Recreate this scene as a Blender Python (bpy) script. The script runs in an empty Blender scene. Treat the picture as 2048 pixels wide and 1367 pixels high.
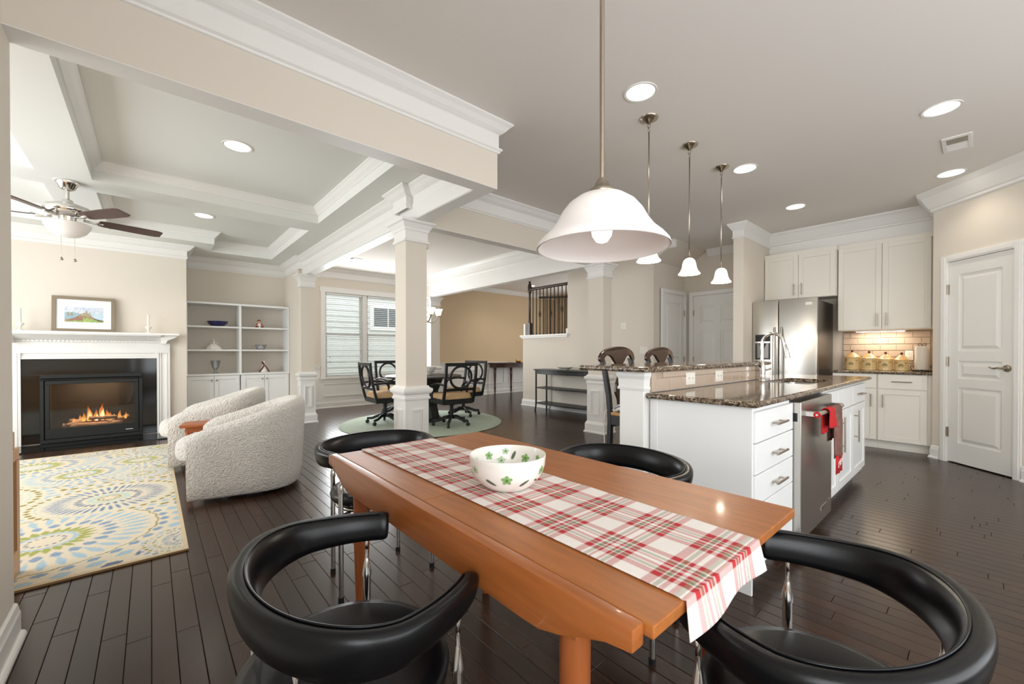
import bpy, bmesh, math, random
import numpy as np
from mathutils import Vector, Matrix
RND = random.Random(11)
scene = bpy.context.scene
COL = scene.collection
PI = math.pi

# ------------------------------------------------------------------ camera
HC = 1.145; FPX = 823.7; YAW = math.radians(48.8); PITCH = math.radians(-0.39); PY0 = 708.6
cam = bpy.data.cameras.new('camera'); camo = bpy.data.objects.new('camera', cam); COL.objects.link(camo)
cam.sensor_width = 36.0; cam.lens = FPX / 2048 * 36.0; cam.shift_y = (PY0 - 683.5) / 2048
cam.clip_start = 0.02; cam.clip_end = 200
camo.location = (0, 0, HC); camo.rotation_euler = (PI / 2 + PITCH, 0, YAW - PI / 2)
scene.camera = camo
_fw = np.array([math.cos(YAW) * math.cos(PITCH), math.sin(YAW) * math.cos(PITCH), math.sin(PITCH)])
_rt = np.array([math.sin(YAW), -math.cos(YAW), 0]); _up = np.cross(_rt, _fw)
def ray(x, y): return _fw + _rt * (x - 1024) / FPX - _up * (y - PY0) / FPX
def onZ(x, y, z=0.0):
    d = ray(x, y); t = (z - HC) / d[2]; return Vector((d[0] * t, d[1] * t, z))
def onX(x, y, X0):
    d = ray(x, y); t = X0 / d[0]; return Vector((X0, d[1] * t, HC + d[2] * t))
def onY(x, y, Y0):
    d = ray(x, y); t = Y0 / d[1]; return Vector((d[0] * t, Y0, HC + d[2] * t))

# ------------------------------------------------------------------ light and exposure
vs = scene.view_settings
vs.view_transform = 'Standard'; vs.look = 'None'; vs.gamma = 1.0; vs.exposure = 0.22; vs.use_curve_mapping = False
world = bpy.data.worlds.new('world'); scene.world = world; world.use_nodes = True
bg = world.node_tree.nodes['Background']; bg.inputs[0].default_value = (0.90, 0.95, 1.0, 1); bg.inputs[1].default_value = 2.4
def area(name, loc, rot, sx, sy, power, col=(1, 1, 1), spread=180):
    l = bpy.data.lights.new(name, 'AREA'); l.shape = 'RECTANGLE'; l.size = sx; l.size_y = sy; l.energy = power; l.color = col
    l.spread = math.radians(spread)
    o = bpy.data.objects.new(name, l); COL.objects.link(o); o.location = loc; o.rotation_euler = rot; return o
DAY = (0.95, 0.98, 1.0)
area('daylight_living_windows', (-2.92, 5.0, 1.45), (0, -PI / 2, 0), 1.9, 3.6, 92, DAY)
area('daylight_nook_windows', (2.0, -2.10, 1.45), (PI / 2, 0, 0), 4.4, 1.9, 38, DAY)
area('nook_side_fill', (-0.40, -0.95, 1.45), (0, -PI / 2, 0), 1.7, 1.6, 34, DAY)  # added fill from the side, brightens the island end and kitchen walls
area('daylight_dining_window', (3.46, 8.70, 1.45), (-PI / 2, 0, 0), 1.6, 1.7, 60, DAY)

# ------------------------------------------------------------------ mesh helpers
class MB:
    def __init__(s): s.v = []; s.f = []
    def add(s, vs_, fs):
        b = len(s.v); s.v += [tuple(p) for p in vs_]; s.f += [tuple(i + b for i in f) for f in fs]; return s
    def box(s, x0, x1, y0, y1, z0, z1):
        if x0 > x1: x0, x1 = x1, x0
        if y0 > y1: y0, y1 = y1, y0
        if z0 > z1: z0, z1 = z1, z0
        return s.add([(x0, y0, z0), (x1, y0, z0), (x1, y1, z0), (x0, y1, z0), (x0, y0, z1), (x1, y0, z1), (x1, y1, z1), (x0, y1, z1)],
                     [(0, 3, 2, 1), (4, 5, 6, 7), (0, 1, 5, 4), (1, 2, 6, 5), (2, 3, 7, 6), (3, 0, 4, 7)])
    def prism(s, poly, a, b, axis='z'):
        n = len(poly)
        def m(p, h): return {'z': (p[0], p[1], h), 'y': (p[0], h, p[1]), 'x': (h, p[0], p[1])}[axis]
        vs_ = [m(p, a) for p in poly] + [m(p, b) for p in poly]
        return s.add(vs_, [tuple(range(n))[::-1], tuple(range(n, 2 * n))] + [(i, (i + 1) % n, n + (i + 1) % n, n + i) for i in range(n)])
    def lathe(s, prof, n=24, c=(0, 0, 0), cap=True, sx=1, sy=1):
        vs_ = []; fs = []; k = len(prof)
        for r, z in prof:
            for i in range(n):
                a = 2 * PI * i / n; vs_.append((c[0] + r * sx * math.cos(a), c[1] + r * sy * math.sin(a), c[2] + z))
        for j in range(k - 1):
            for i in range(n):
                i2 = (i + 1) % n; fs.append((j * n + i, j * n + i2, (j + 1) * n + i2, (j + 1) * n + i))
        if cap: fs += [tuple(range(n))[::-1], tuple((k - 1) * n + i for i in range(n))]
        return s.add(vs_, fs)
    def tube(s, pts, r, n=8, closed=False, sec=None):
        pts = [Vector(p) for p in pts]; k = len(pts)
        rr = r if isinstance(r, (list, tuple)) else [r] * k
        vs_ = []; fs = []; up = None
        for i, p in enumerate(pts):
            a = pts[(i - 1) % k] if (closed or i > 0) else p; b = pts[(i + 1) % k] if (closed or i < k - 1) else p
            t = (b - a).normalized()
            if up is None:
                ref = Vector((0, 0, 1)) if abs(t.z) < 0.9 else Vector((1, 0, 0)); up = (ref - t * ref.dot(t)).normalized()
            else: up = (up - t * up.dot(t)).normalized()
            sd = t.cross(up)
            for q in range(n):
                an = 2 * PI * q / n; vs_.append(p + (sd * math.cos(an) + up * math.sin(an)) * rr[i])
        for j in range(k if closed else k - 1):
            j2 = (j + 1) % k
            for q in range(n):
                q2 = (q + 1) % n; fs.append((j * n + q, j * n + q2, j2 * n + q2, j2 * n + q))
        if not closed: fs += [tuple(range(n))[::-1], tuple((k - 1) * n + q for q in range(n))]
        return s.add(vs_, fs)
    def sweep(s, path, prof, z, flip=1, closed=False):
        """profile (u outward on the left of the path * flip, v up from z) swept along a level path with mitred corners"""
        k = len(path); n = len(prof); P = [Vector((p[0], p[1])) for p in path]; vs_ = []; fs = []
        for i in range(k):
            ns = []
            if closed or i > 0: d = (P[i] - P[i - 1]).normalized(); ns.append(Vector((-d.y, d.x)))
            if closed or i < k - 1: d = (P[(i + 1) % k] - P[i]).normalized(); ns.append(Vector((-d.y, d.x)))
            m = ns[0] if len(ns) == 1 else (ns[0] + ns[1]) / (1 + ns[0].dot(ns[1]))
            for u, v in prof: vs_.append((P[i].x + m.x * u * flip, P[i].y + m.y * u * flip, z + v))
        for j in range(k if closed else k - 1):
            j2 = (j + 1) % k
            for q in range(n):
                q2 = (q + 1) % n; fs.append((j * n + q, j2 * n + q, j2 * n + q2, j * n + q2))
        if not closed: fs += [tuple(range(n)), tuple((k - 1) * n + q for q in range(n))[::-1]]
        return s.add(vs_, fs)
    def ring_sections(s, secs, closed=False, cap=True):
        """loft equal-length loops"""
        n = len(secs[0]); k = len(secs); vs_ = [p for q in secs for p in q]; fs = []
        for j in range(k if closed else k - 1):
            j2 = (j + 1) % k
            for q in range(n):
                q2 = (q + 1) % n; fs.append((j * n + q, j * n + q2, j2 * n + q2, j2 * n + q))
        if cap and not closed: fs += [tuple(range(n))[::-1], tuple((k - 1) * n + q for q in range(n))]
        return s.add(vs_, fs)
    def frame(s, plane, c0, c1, a0, a1, b0, b1, w):
        """four non-overlapping bars; plane 'y': a=x,b=z between y c0..c1; plane 'x': a=y,b=z between x c0..c1"""
        for q in ((a0, a1, b0, b0 + w), (a0, a1, b1 - w, b1), (a0, a0 + w, b0 + w, b1 - w), (a1 - w, a1, b0 + w, b1 - w)):
            if plane == 'y': s.box(q[0], q[1], c0, c1, q[2], q[3])
            else: s.box(c0, c1, q[0], q[1], q[2], q[3])
        return s
    def xform(s, M, start=0):
        for i in range(start, len(s.v)): s.v[i] = tuple(M @ Vector(s.v[i]))
        return s
    def mesh(s, name, bevel=0, seg=1, smooth=False, angle=None):
        me = bpy.data.meshes.new(name); me.from_pydata(s.v, [], s.f); me.validate()
        bm = bmesh.new(); bm.from_mesh(me)
        bmesh.ops.recalc_face_normals(bm, faces=bm.faces)
        if bevel > 0:
            es = [e for e in bm.edges if len(e.link_faces) == 2 and e.calc_face_angle(0) > 0.6]
            if es: bmesh.ops.bevel(bm, geom=es, offset=bevel, segments=seg, affect='EDGES', profile=0.6, clamp_overlap=True)
        bm.to_mesh(me); bm.free()
        if smooth:
            me.shade_smooth()
            if angle: me.set_sharp_from_angle(angle=math.radians(angle))
        return me

def obj(name, mb, mat, parent=None, bevel=0, seg=1, smooth=False, angle=None, mesh=None):
    if parent is not None and parent.get('_w'):
        L = Vector(parent['_w']); mb.v = [tuple(Vector(p) - L) for p in mb.v]
    me = mesh or mb.mesh(name, bevel, seg, smooth, angle)
    if mat is not None and not me.materials: me.materials.append(MAT[mat] if isinstance(mat, str) else mat)
    o = bpy.data.objects.new(name, me); COL.objects.link(o)
    if parent is not None: o.parent = parent
    return o
def tag(o, label, cat, group=None):
    o['label'] = label; o['category'] = cat
    if group: o['group'] = group
    return o
def thing(name, label, cat, loc=(0, 0, 0), rotz=0, group=None, world=False):
    """world=True: parts are given in world coordinates and shifted to the empty; world=False: parts are local"""
    o = bpy.data.objects.new(name, None); COL.objects.link(o); o.empty_display_size = 0.05
    o.location = loc; o.rotation_euler = (0, 0, rotz); tag(o, label, cat, group)
    if world: o['_w'] = tuple(loc)
    return o
def struct(name, mb, mat, parent=None, **k):
    o = obj(name, mb, mat, parent, **k)
    if parent is None: o['kind'] = 'structure'
    return o
def sempty(name, loc=(0, 0, 0)):
    o = bpy.data.objects.new(name, None); COL.objects.link(o); o.location = loc; o['kind'] = 'structure'; o['_w'] = tuple(loc); return o
def dup(root, loc, rotz, label=None):
    r = root.copy(); COL.objects.link(r); r.location = loc; r.rotation_euler = (0, 0, rotz)
    if label: r['label'] = label
    for ch in [c for c in bpy.data.objects if c.parent == root]:
        c = ch.copy(); COL.objects.link(c); c.parent = r
        for g in [g_ for g_ in bpy.data.objects if g_.parent == ch]:
            d = g.copy(); COL.objects.link(d); d.parent = c
    return r
def smoothstep(t): t = max(0, min(1, t)); return t * t * (3 - 2 * t)
def catmull(pts, n=6):
    P = [Vector(p) for p in pts]; out = []
    for i in range(len(P) - 1):
        a = P[i - 1] if i > 0 else P[i]; b = P[i]; c = P[i + 1]; d = P[i + 2] if i + 2 < len(P) else P[i + 1]
        for j in range(n):
            t = j / n; out.append(0.5 * ((2 * b) + (c - a) * t + (2 * a - 5 * b + 4 * c - d) * t * t + (-a + 3 * b - 3 * c + d) * t ** 3))
    out.append(P[-1]); return out

# ------------------------------------------------------------------ materials (all procedural)
MAT = {}
def lin(c):
    return tuple(((x / 255) / 12.92 if x / 255 <= 0.04045 else ((x / 255 + 0.055) / 1.055) ** 2.4) for x in c) + (1,)
def mat(name, col, rough=0.5, metal=0, noise=0, nscale=8, bump=0, bscale=60, coat=0, spec=0.5, emit=None, estr=0, trans=0, sheen=0, stretch=None, alpha=1, bdist=0.004, ior=1.45):
    m = bpy.data.materials.new(name); m.use_nodes = True; nt = m.node_tree; b = nt.nodes['Principled BSDF']
    c = lin(col); b.inputs['Base Color'].default_value = c; b.inputs['Roughness'].default_value = rough; b.inputs['Metallic'].default_value = metal
    b.inputs['Coat Weight'].default_value = coat; b.inputs['Specular IOR Level'].default_value = spec; b.inputs['Transmission Weight'].default_value = trans; b.inputs['IOR'].default_value = ior
    b.inputs['Coat Roughness'].default_value = 0.08
    if sheen: b.inputs['Sheen Weight'].default_value = sheen
    if emit: b.inputs['Emission Color'].default_value = lin(emit); b.inputs['Emission Strength'].default_value = estr
    if alpha < 1: b.inputs['Alpha'].default_value = alpha
    if noise or bump:
        tc = nt.nodes.new('ShaderNodeTexCoord'); mp = nt.nodes.new('ShaderNodeMapping'); nt.links.new(tc.outputs['Object'], mp.inputs[0])
        if stretch: mp.inputs['Scale'].default_value = stretch
        if noise:
            nz = nt.nodes.new('ShaderNodeTexNoise'); nz.inputs['Scale'].default_value = nscale; nz.inputs['Detail'].default_value = 6; nt.links.new(mp.outputs[0], nz.inputs['Vector'])
            mx = nt.nodes.new('ShaderNodeMix'); mx.data_type = 'RGBA'
            mx.inputs[6].default_value = tuple(x * (1 - noise) for x in c[:3]) + (1,); mx.inputs[7].default_value = tuple(min(1, x * (1 + noise)) for x in c[:3]) + (1,)
            nt.links.new(nz.outputs['Fac'], mx.inputs[0]); nt.links.new(mx.outputs[2], b.inputs['Base Color'])
        if bump:
            nb = nt.nodes.new('ShaderNodeTexNoise'); nb.inputs['Scale'].default_value = bscale; nb.inputs['Detail'].default_value = 3; nt.links.new(mp.outputs[0], nb.inputs['Vector'])
            bp = nt.nodes.new('ShaderNodeBump'); bp.inputs['Strength'].default_value = bump; bp.inputs['Distance'].default_value = bdist; nt.links.new(nb.outputs['Fac'], bp.inputs['Height']); nt.links.new(bp.outputs[0], b.inputs['Normal'])
    MAT[name] = m; return m
WALLC = (226, 217, 204)
mat('wall', WALLC, 0.85, noise=0.015, nscale=3, bump=0.05, bscale=220)
mat('wall_tan', (218, 194, 160), 0.85, noise=0.015, nscale=3)
mat('ceil', (236, 231, 225), 0.9, noise=0.01, nscale=2)
mat('ceil_coffer', (233, 233, 228), 0.9)
mat('trim', (240, 238, 234), 0.38, noise=0.01, nscale=5)
mat('cab', (238, 233, 222), 0.35, noise=0.012, nscale=4)
mat('cab_white', (238, 238, 236), 0.35, noise=0.012, nscale=4)
mat('door', (238, 236, 231), 0.4)
mat('black_gap', (20, 17, 15), 0.9)
mat('chrome', (225, 222, 218), 0.12, 1)
mat('nickel', (176, 165, 150), 0.28, 1)
mat('steel', (205, 202, 196), 0.30, 1, noise=0.05, nscale=4, stretch=(1, 1, 60))
mat('steel_dark', (120, 116, 110), 0.35, 1)
mat('leather', (11, 12, 14), 0.30, spec=0.4, bump=0.12, bscale=420, bdist=0.001)
mat('stitch', (70, 70, 70), 0.7)
mat('rubber', (18, 18, 18), 0.6)
mat('granite_black', (17, 19, 18), 0.07, spec=0.6, noise=0.3, nscale=90)
mat('iron', (38, 40, 40), 0.45, 0.3)
mat('iron_dark', (20, 20, 20), 0.6)
mat('boucle', (240, 235, 227), 0.95, noise=0.12, nscale=85, bump=1.0, bscale=85, sheen=0.3, bdist=0.03)
mat('teak', (160, 96, 46), 0.40, noise=0.42, nscale=5, stretch=(9, 1.0, 9), coat=0.06)
mat('teak_rail', (160, 92, 44), 0.35, noise=0.28, nscale=5, stretch=(14, 1.2, 14), coat=0.2)
mat('teak_leg', (150, 82, 40), 0.4, noise=0.25, nscale=6, stretch=(8, 8, 0.8))
mat('maple', (196, 148, 104), 0.45, noise=0.2, nscale=5, stretch=(8, 8, 1))
mat('maple_dark', (110, 62, 34), 0.5, noise=0.2, nscale=5)
mat('cherry', (165, 92, 50), 0.4, noise=0.2, nscale=6, stretch=(2, 10, 10))
mat('espresso', (58, 40, 28), 0.35, noise=0.25, nscale=6, coat=0.2)
mat('mahogany', (70, 38, 26), 0.35, noise=0.2, nscale=6, coat=0.3)
mat('black_wood', (27, 30, 30), 0.38, noise=0.2, nscale=8)
mat('black_metal', (36, 38, 37), 0.45, 0.2)
mat('tan_fabric', (206, 172, 130), 0.9, noise=0.08, nscale=120, bump=0.3, bscale=250)
mat('rush', (190, 150, 96), 0.8, noise=0.3, nscale=60)
mat('porcelain', (242, 238, 230), 0.18, coat=0.3)
mat('porcelain_blue', (38, 42, 92), 0.2, coat=0.4, noise=0.15, nscale=30)
mat('wax', (247, 242, 232), 0.5)
def thin_glass(name, refl, tint, body=0.0):
    m = bpy.data.materials.new(name); m.use_nodes = True; nt = m.node_tree; N = nt.nodes; L = nt.links; N.remove(N['Principled BSDF'])
    tr = N.new('ShaderNodeBsdfTransparent'); tr.inputs[0].default_value = lin(tint); gl = N.new('ShaderNodeBsdfGlossy'); gl.inputs['Roughness'].default_value = 0.02
    lw = N.new('ShaderNodeLayerWeight'); lw.inputs[0].default_value = refl; mx = N.new('ShaderNodeMixShader'); L.new(lw.outputs['Fresnel'], mx.inputs[0]); L.new(tr.outputs[0], mx.inputs[1]); L.new(gl.outputs[0], mx.inputs[2]); out = mx.outputs[0]
    if body:
        df = N.new('ShaderNodeBsdfDiffuse'); df.inputs[0].default_value = (.9, .92, .92, 1); m2 = N.new('ShaderNodeMixShader'); m2.inputs[0].default_value = body; L.new(out, m2.inputs[1]); L.new(df.outputs[0], m2.inputs[2]); out = m2.outputs[0]
    L.new(out, N['Material Output'].inputs[0]); MAT[name] = m
thin_glass('glassware', .35, (250, 252, 252), .16)
thin_glass('pane', .12, (250, 252, 252))
thin_glass('fire_glass', .3, (225, 226, 226))
mat('log', (150, 124, 104), 0.9, noise=0.5, nscale=16, bump=0.8, bscale=30, bdist=0.01)
def flame_mat(name, low, high, strength, alpha):
    m = bpy.data.materials.new(name); m.use_nodes = True; nt = m.node_tree; N = nt.nodes; L = nt.links; N.remove(N['Principled BSDF'])
    tc = N.new('ShaderNodeTexCoord'); sp = N.new('ShaderNodeSeparateXYZ'); L.new(tc.outputs['Generated'], sp.inputs[0])
    r = N.new('ShaderNodeValToRGB'); r.color_ramp.elements[0].color = lin(low); r.color_ramp.elements[1].color = lin(high); L.new(sp.outputs[2], r.inputs[0])
    em = N.new('ShaderNodeEmission'); em.inputs[1].default_value = strength; L.new(r.outputs[0], em.inputs[0]); tr = N.new('ShaderNodeBsdfTransparent')
    mr = N.new('ShaderNodeMapRange'); mr.inputs[3].default_value = alpha; mr.inputs[4].default_value = alpha * .25; L.new(sp.outputs[2], mr.inputs[0])
    mx = N.new('ShaderNodeMixShader'); L.new(mr.outputs[0], mx.inputs[0]); L.new(tr.outputs[0], mx.inputs[1]); L.new(em.outputs[0], mx.inputs[2]); L.new(mx.outputs[0], N['Material Output'].inputs[0]); MAT[name] = m
flame_mat('flame', (255, 190, 90), (240, 110, 40), 2.2, .55)
flame_mat('flame_core', (255, 244, 200), (255, 200, 110), 3.2, .7)
mat('ember', (200, 80, 40), 0.8, emit=(255, 96, 40), estr=1.6, noise=0.6, nscale=30)
mat('shade_glass', (240, 234, 230), 0.35, emit=(255, 244, 238), estr=0.03)
mat('shade_lit', (255, 244, 224), 0.35, emit=(255, 240, 214), estr=2.4)
mat('bulb', (255, 255, 250), 0.4, emit=(255, 250, 244), estr=0.8)
mat('can_lit', (255, 250, 240), 0.4, emit=(255, 246, 230), estr=6.0)
mat('plate', (240, 234, 222), 0.4)
mat('paper', (236, 228, 214), 0.9, bump=0.2, bscale=80)
mat('blind', (236, 238, 238), 0.5)
mat('siding', (214, 214, 208), 0.8)
mat('far_pane', (86, 92, 96), 0.25)
mat('house_roof', (96, 92, 90), 0.9)
mat('red_cloth', (190, 30, 34), 0.85, noise=0.12, nscale=60)
mat('towel_print', (120, 84, 74), 0.9, noise=0.75, nscale=26)
mat('white_ink', (245, 240, 236), 0.8)
mat('dark_plastic', (34, 36, 38), 0.35)
mat('sage_paint', (78, 88, 72), 0.5)
mat('green_paint', (134, 178, 110), 0.3)
mat('leaf_paint', (88, 104, 82), 0.3)
mat('brown_paint', (120, 62, 36), 0.4)
mat('canister', (232, 200, 140), 0.2, coat=0.4, noise=0.08, nscale=12)
mat('canister_lid', (236, 190, 128), 0.2, coat=0.4)
mat('skin_paint', (222, 176, 140), 0.5)
mat('maroon', (92, 18, 38), 0.6)
mat('picture_wood', (142, 128, 108), 0.6, noise=0.25, nscale=14, stretch=(3, 3, 14))
mat('mat_board', (240, 240, 240), 0.8)
mat('fan_blade', (84, 64, 56), 0.4, noise=0.2, nscale=6)
mat('gold', (206, 156, 84), 0.25, 1)
mat('outlet_dark', (110, 100, 90), 0.6)

def nodes_mat(name):
    m = bpy.data.materials.new(name); m.use_nodes = True; nt = m.node_tree; MAT[name] = m
    return nt, nt.nodes['Principled BSDF'], nt.nodes, nt.links
def ramp(nt, stops, interp='LINEAR'):
    r = nt.nodes.new('ShaderNodeValToRGB'); e = r.color_ramp.elements; r.color_ramp.interpolation = interp
    while len(e) < len(stops): e.new(0.5)
    for el, (p, c) in zip(e, stops): el.position = p; el.color = lin(c)
    return r
# dark hardwood plank: per-plank tone from object and island random
nt, b, N, L = nodes_mat('plank')
tc = N.new('ShaderNodeTexCoord'); mp = N.new('ShaderNodeMapping'); mp.inputs['Scale'].default_value = (14, 1.2, 14); L.new(tc.outputs['Object'], mp.inputs[0])
oi = N.new('ShaderNodeObjectInfo'); ge = N.new('ShaderNodeNewGeometry'); ad = N.new('ShaderNodeMath'); ad.operation = 'ADD'; L.new(oi.outputs['Random'], ad.inputs[0]); L.new(ge.outputs['Random Per Island'], ad.inputs[1])
fr = N.new('ShaderNodeMath'); fr.operation = 'FRACT'; L.new(ad.outputs[0], fr.inputs[0])
nz = N.new('ShaderNodeTexNoise'); nz.noise_dimensions = '4D'; nz.inputs['Scale'].default_value = 5; nz.inputs['Detail'].default_value = 5; L.new(mp.outputs[0], nz.inputs['Vector']); L.new(fr.outputs[0], nz.inputs['W'])
r1 = ramp(nt, [(0.2, (48, 32, 23)), (0.8, (70, 49, 37))]); L.new(nz.outputs['Fac'], r1.inputs[0])
mx = N.new('ShaderNodeMix'); mx.data_type = 'RGBA'; mx.blend_type = 'MULTIPLY'; mx.inputs[0].default_value = 1
r2 = ramp(nt, [(0, (205, 205, 205)), (1, (255, 250, 246))]); L.new(fr.outputs[0], r2.inputs[0]); L.new(r1.outputs[0], mx.inputs[6]); L.new(r2.outputs[0], mx.inputs[7]); L.new(mx.outputs[2], b.inputs['Base Color'])
b.inputs['Roughness'].default_value = 0.23; b.inputs['Specular IOR Level'].default_value = 0.46
bn = N.new('ShaderNodeTexNoise'); bn.inputs['Scale'].default_value = 9; bn.inputs['Detail'].default_value = 2; L.new(tc.outputs['Object'], bn.inputs['Vector'])
bp = N.new('ShaderNodeBump'); bp.inputs['Strength'].default_value = 0.2; bp.inputs['Distance'].default_value = 0.002; L.new(bn.outputs['Fac'], bp.inputs['Height']); L.new(bp.outputs[0], b.inputs['Normal'])
# speckled granite
nt, b, N, L = nodes_mat('granite')
tc = N.new('ShaderNodeTexCoord'); vo = N.new('ShaderNodeTexVoronoi'); vo.inputs['Scale'].default_value = 110; L.new(tc.outputs['Object'], vo.inputs['Vector'])
nz = N.new('ShaderNodeTexNoise'); nz.inputs['Scale'].default_value = 62; nz.inputs['Detail'].default_value = 4; L.new(tc.outputs['Object'], nz.inputs['Vector'])
r1 = ramp(nt, [(0.0, (38, 34, 30)), (0.42, (92, 78, 64)), (0.52, (150, 130, 108)), (0.64, (196, 184, 166)), (0.72, (70, 60, 52))]); L.new(nz.outputs['Fac'], r1.inputs[0])
hs = N.new('ShaderNodeSeparateColor'); L.new(vo.outputs['Color'], hs.inputs[0]); r2 = ramp(nt, [(0, (120, 116, 112)), (0.5, (215, 210, 205)), (1, (255, 255, 255))]); L.new(hs.outputs[0], r2.inputs[0])
mx = N.new('ShaderNodeMix'); mx.data_type = 'RGBA'; mx.blend_type = 'MULTIPLY'; mx.inputs[0].default_value = 1; L.new(r1.outputs[0], mx.inputs[6]); L.new(r2.outputs[0], mx.inputs[7]); L.new(mx.outputs[2], b.inputs['Base Color'])
b.inputs['Roughness'].default_value = 0.08; b.inputs['Specular IOR Level'].default_value = 0.5
mat('tile', (193, 172, 152), 0.12, noise=0.05, nscale=6, coat=0.4)
mat('grout', (176, 158, 140), 0.8)
# round green rug and colour-attribute cloths
mat('rug_round', (178, 190, 174), 0.95, noise=0.2, nscale=22, bump=0.4, bscale=300)
def col_attr_mat(name, rough=0.95, bump=0.3, bscale=500):
    nt, b, N, L = nodes_mat(name); at = N.new('ShaderNodeVertexColor'); at.layer_name = 'Col'
    nz = N.new('ShaderNodeTexNoise'); nz.inputs['Scale'].default_value = bscale; tc = N.new('ShaderNodeTexCoord'); L.new(tc.outputs['Object'], nz.inputs['Vector'])
    mr = N.new('ShaderNodeMapRange'); mr.inputs[1].default_value = 0.3; mr.inputs[2].default_value = 0.7; mr.inputs[3].default_value = 0.86; mr.inputs[4].default_value = 1.08; L.new(nz.outputs['Fac'], mr.inputs[0])
    vm = N.new('ShaderNodeVectorMath'); vm.operation = 'MULTIPLY'; L.new(at.outputs['Color'], vm.inputs[0]); L.new(mr.outputs[0], vm.inputs[1]); L.new(vm.outputs[0], b.inputs['Base Color'])
    bp = N.new('ShaderNodeBump'); bp.inputs['Strength'].default_value = bump; bp.inputs['Distance'].default_value = 0.002; L.new(nz.outputs['Fac'], bp.inputs['Height']); L.new(bp.outputs[0], b.inputs['Normal'])
    b.inputs['Roughness'].default_value = rough
col_attr_mat('rug_weave', 0.95, 0.4, 380)
col_attr_mat('plaid', 0.9, 0.3, 700)
col_attr_mat('print', 0.7, 0.0, 60)
def color_mesh(name, me, cols, mname, parent=None):
    at = me.color_attributes.new('Col', 'FLOAT_COLOR', 'POINT'); at.data.foreach_set('color', np.asarray(cols, np.float32).ravel())
    me.materials.append(MAT[mname]); o = bpy.data.objects.new(name, me); COL.objects.link(o)
    if parent: o.parent = parent
    return o
def linarr(c): return np.array(lin(c)[:3])
# ------------------------------------------------------------------ structure
ZC = 2.86; ZB = 2.38; ZS = 2.67; ZR = 2.84
CROWN = [(0, 0), (.088, 0), (.088, -.012), (.078, -.02), (.066, -.03), (.044, -.062), (.026, -.088), (.016, -.094), (.016, -.106), (.0, -.112)]
BUILT = [(0, 0), (.088, 0), (.088, -.012), (.078, -.02), (.066, -.03), (.044, -.056), (.026, -.07), (.014, -.076), (.008, -.082), (.008, -.178), (.028, -.184), (.028, -.196), (.016, -.206), (.012, -.216), (0, -.22)]
TALL = [(0, 0), (.088, 0), (.088, -.012), (.078, -.02), (.066, -.03), (.044, -.056), (.026, -.07), (.014, -.076), (.008, -.082), (.008, -.15), (.022, -.156), (.022, -.166), (.01, -.176), (.006, -.286), (0, -.288)]
SMALL = [(0, 0), (.068, 0), (.068, -.01), (.056, -.02), (.036, -.044), (.018, -.06), (.01, -.068), (.01, -.078), (0, -.082)]
BASE = [(0, 0), (.018, 0), (.018, .095), (.014, .105), (.010, .128), (.004, .134), (0, .134)]
SHOE = [(.018, 0), (.034, 0), (.032, .010), (.026, .018), (.018, .020)]
RAIL = [(0, 0), (.012, 0), (.018, .012), (.012, .03), (.02, .045), (.034, .05), (.034, .064), (.0, .07)]

# floor: bed and planks along Y
PW = 0.0755; floor = struct('floor', MB().box(-3.1, 9.6, -2.3, 9.0, -0.06, -0.019), 'black_gap')
def in_view(p, pad=60):
    v = np.array(p) - np.array([0, 0, HC]); d = v @ _fw
    if d < 0.15: return None
    x = 1024 + FPX * (v @ _rt) / d; y = PY0 - FPX * (v @ _up) / d
    return (x, y, d) if -pad < x < 2048 + pad and -pad < y < 1367 + pad else None
planks = []
x = -3.1
while x < 9.6:
    y = -2.3 - RND.random() * 0.9
    while y < 9.0:
        ln = RND.choice((0.45, 0.6, 0.75, 0.9, 1.05, 1.2)); planks.append((x, y, ln)); y += ln
    x += PW
def plank_mb(ln, mb=None, x=0, y=0):
    g = 0.0007; c = 0.0016; mb = mb or MB()
    lo = [(x + g, y + g), (x + PW - g, y + g), (x + PW - g, y + ln - g), (x + g, y + ln - g)]; hi = [(x + g + c, y + g + c), (x + PW - g - c, y + g + c), (x + PW - g - c, y + ln - g - c), (x + g + c, y + ln - g - c)]
    v = [(a, b_, -0.018) for a, b_ in lo] + [(a, b_, -0.0016) for a, b_ in lo] + [(a, b_, 0.0) for a, b_ in hi]
    f = [(8, 9, 10, 11)]
    for i in range(4): j = (i + 1) % 4; f += [(i, j, 4 + j, 4 + i), (4 + i, 4 + j, 8 + j, 8 + i)]
    return mb.add(v, f)
def plank_key(p):
    best = None
    for t in (0.1, 0.5, 0.9):
        q = in_view((p[0] + PW / 2, p[1] + p[2] * t, 0))
        if q and not (p[0] > 0.45 and p[0] < 1.2 and p[1] < 1.4 and p[1] > 0.2): best = q[2] if best is None else min(best, q[2])
    return best if best is not None else 99
planks.sort(key=plank_key)
pm = {}
for i, (x, y, ln) in enumerate(planks[:300]):
    if ln not in pm: pm[ln] = plank_mb(ln).mesh('plank'); pm[ln].materials.append(MAT['plank'])
    o = bpy.data.objects.new('plank', pm[ln]); COL.objects.link(o); o.location = (x, y, 0); o.parent = floor
rest = MB()
for x, y, ln in planks[300:]: plank_mb(ln, rest, x, y)
o = obj('plank', rest, 'plank', floor); o['kind'] = 'stuff'

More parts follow.
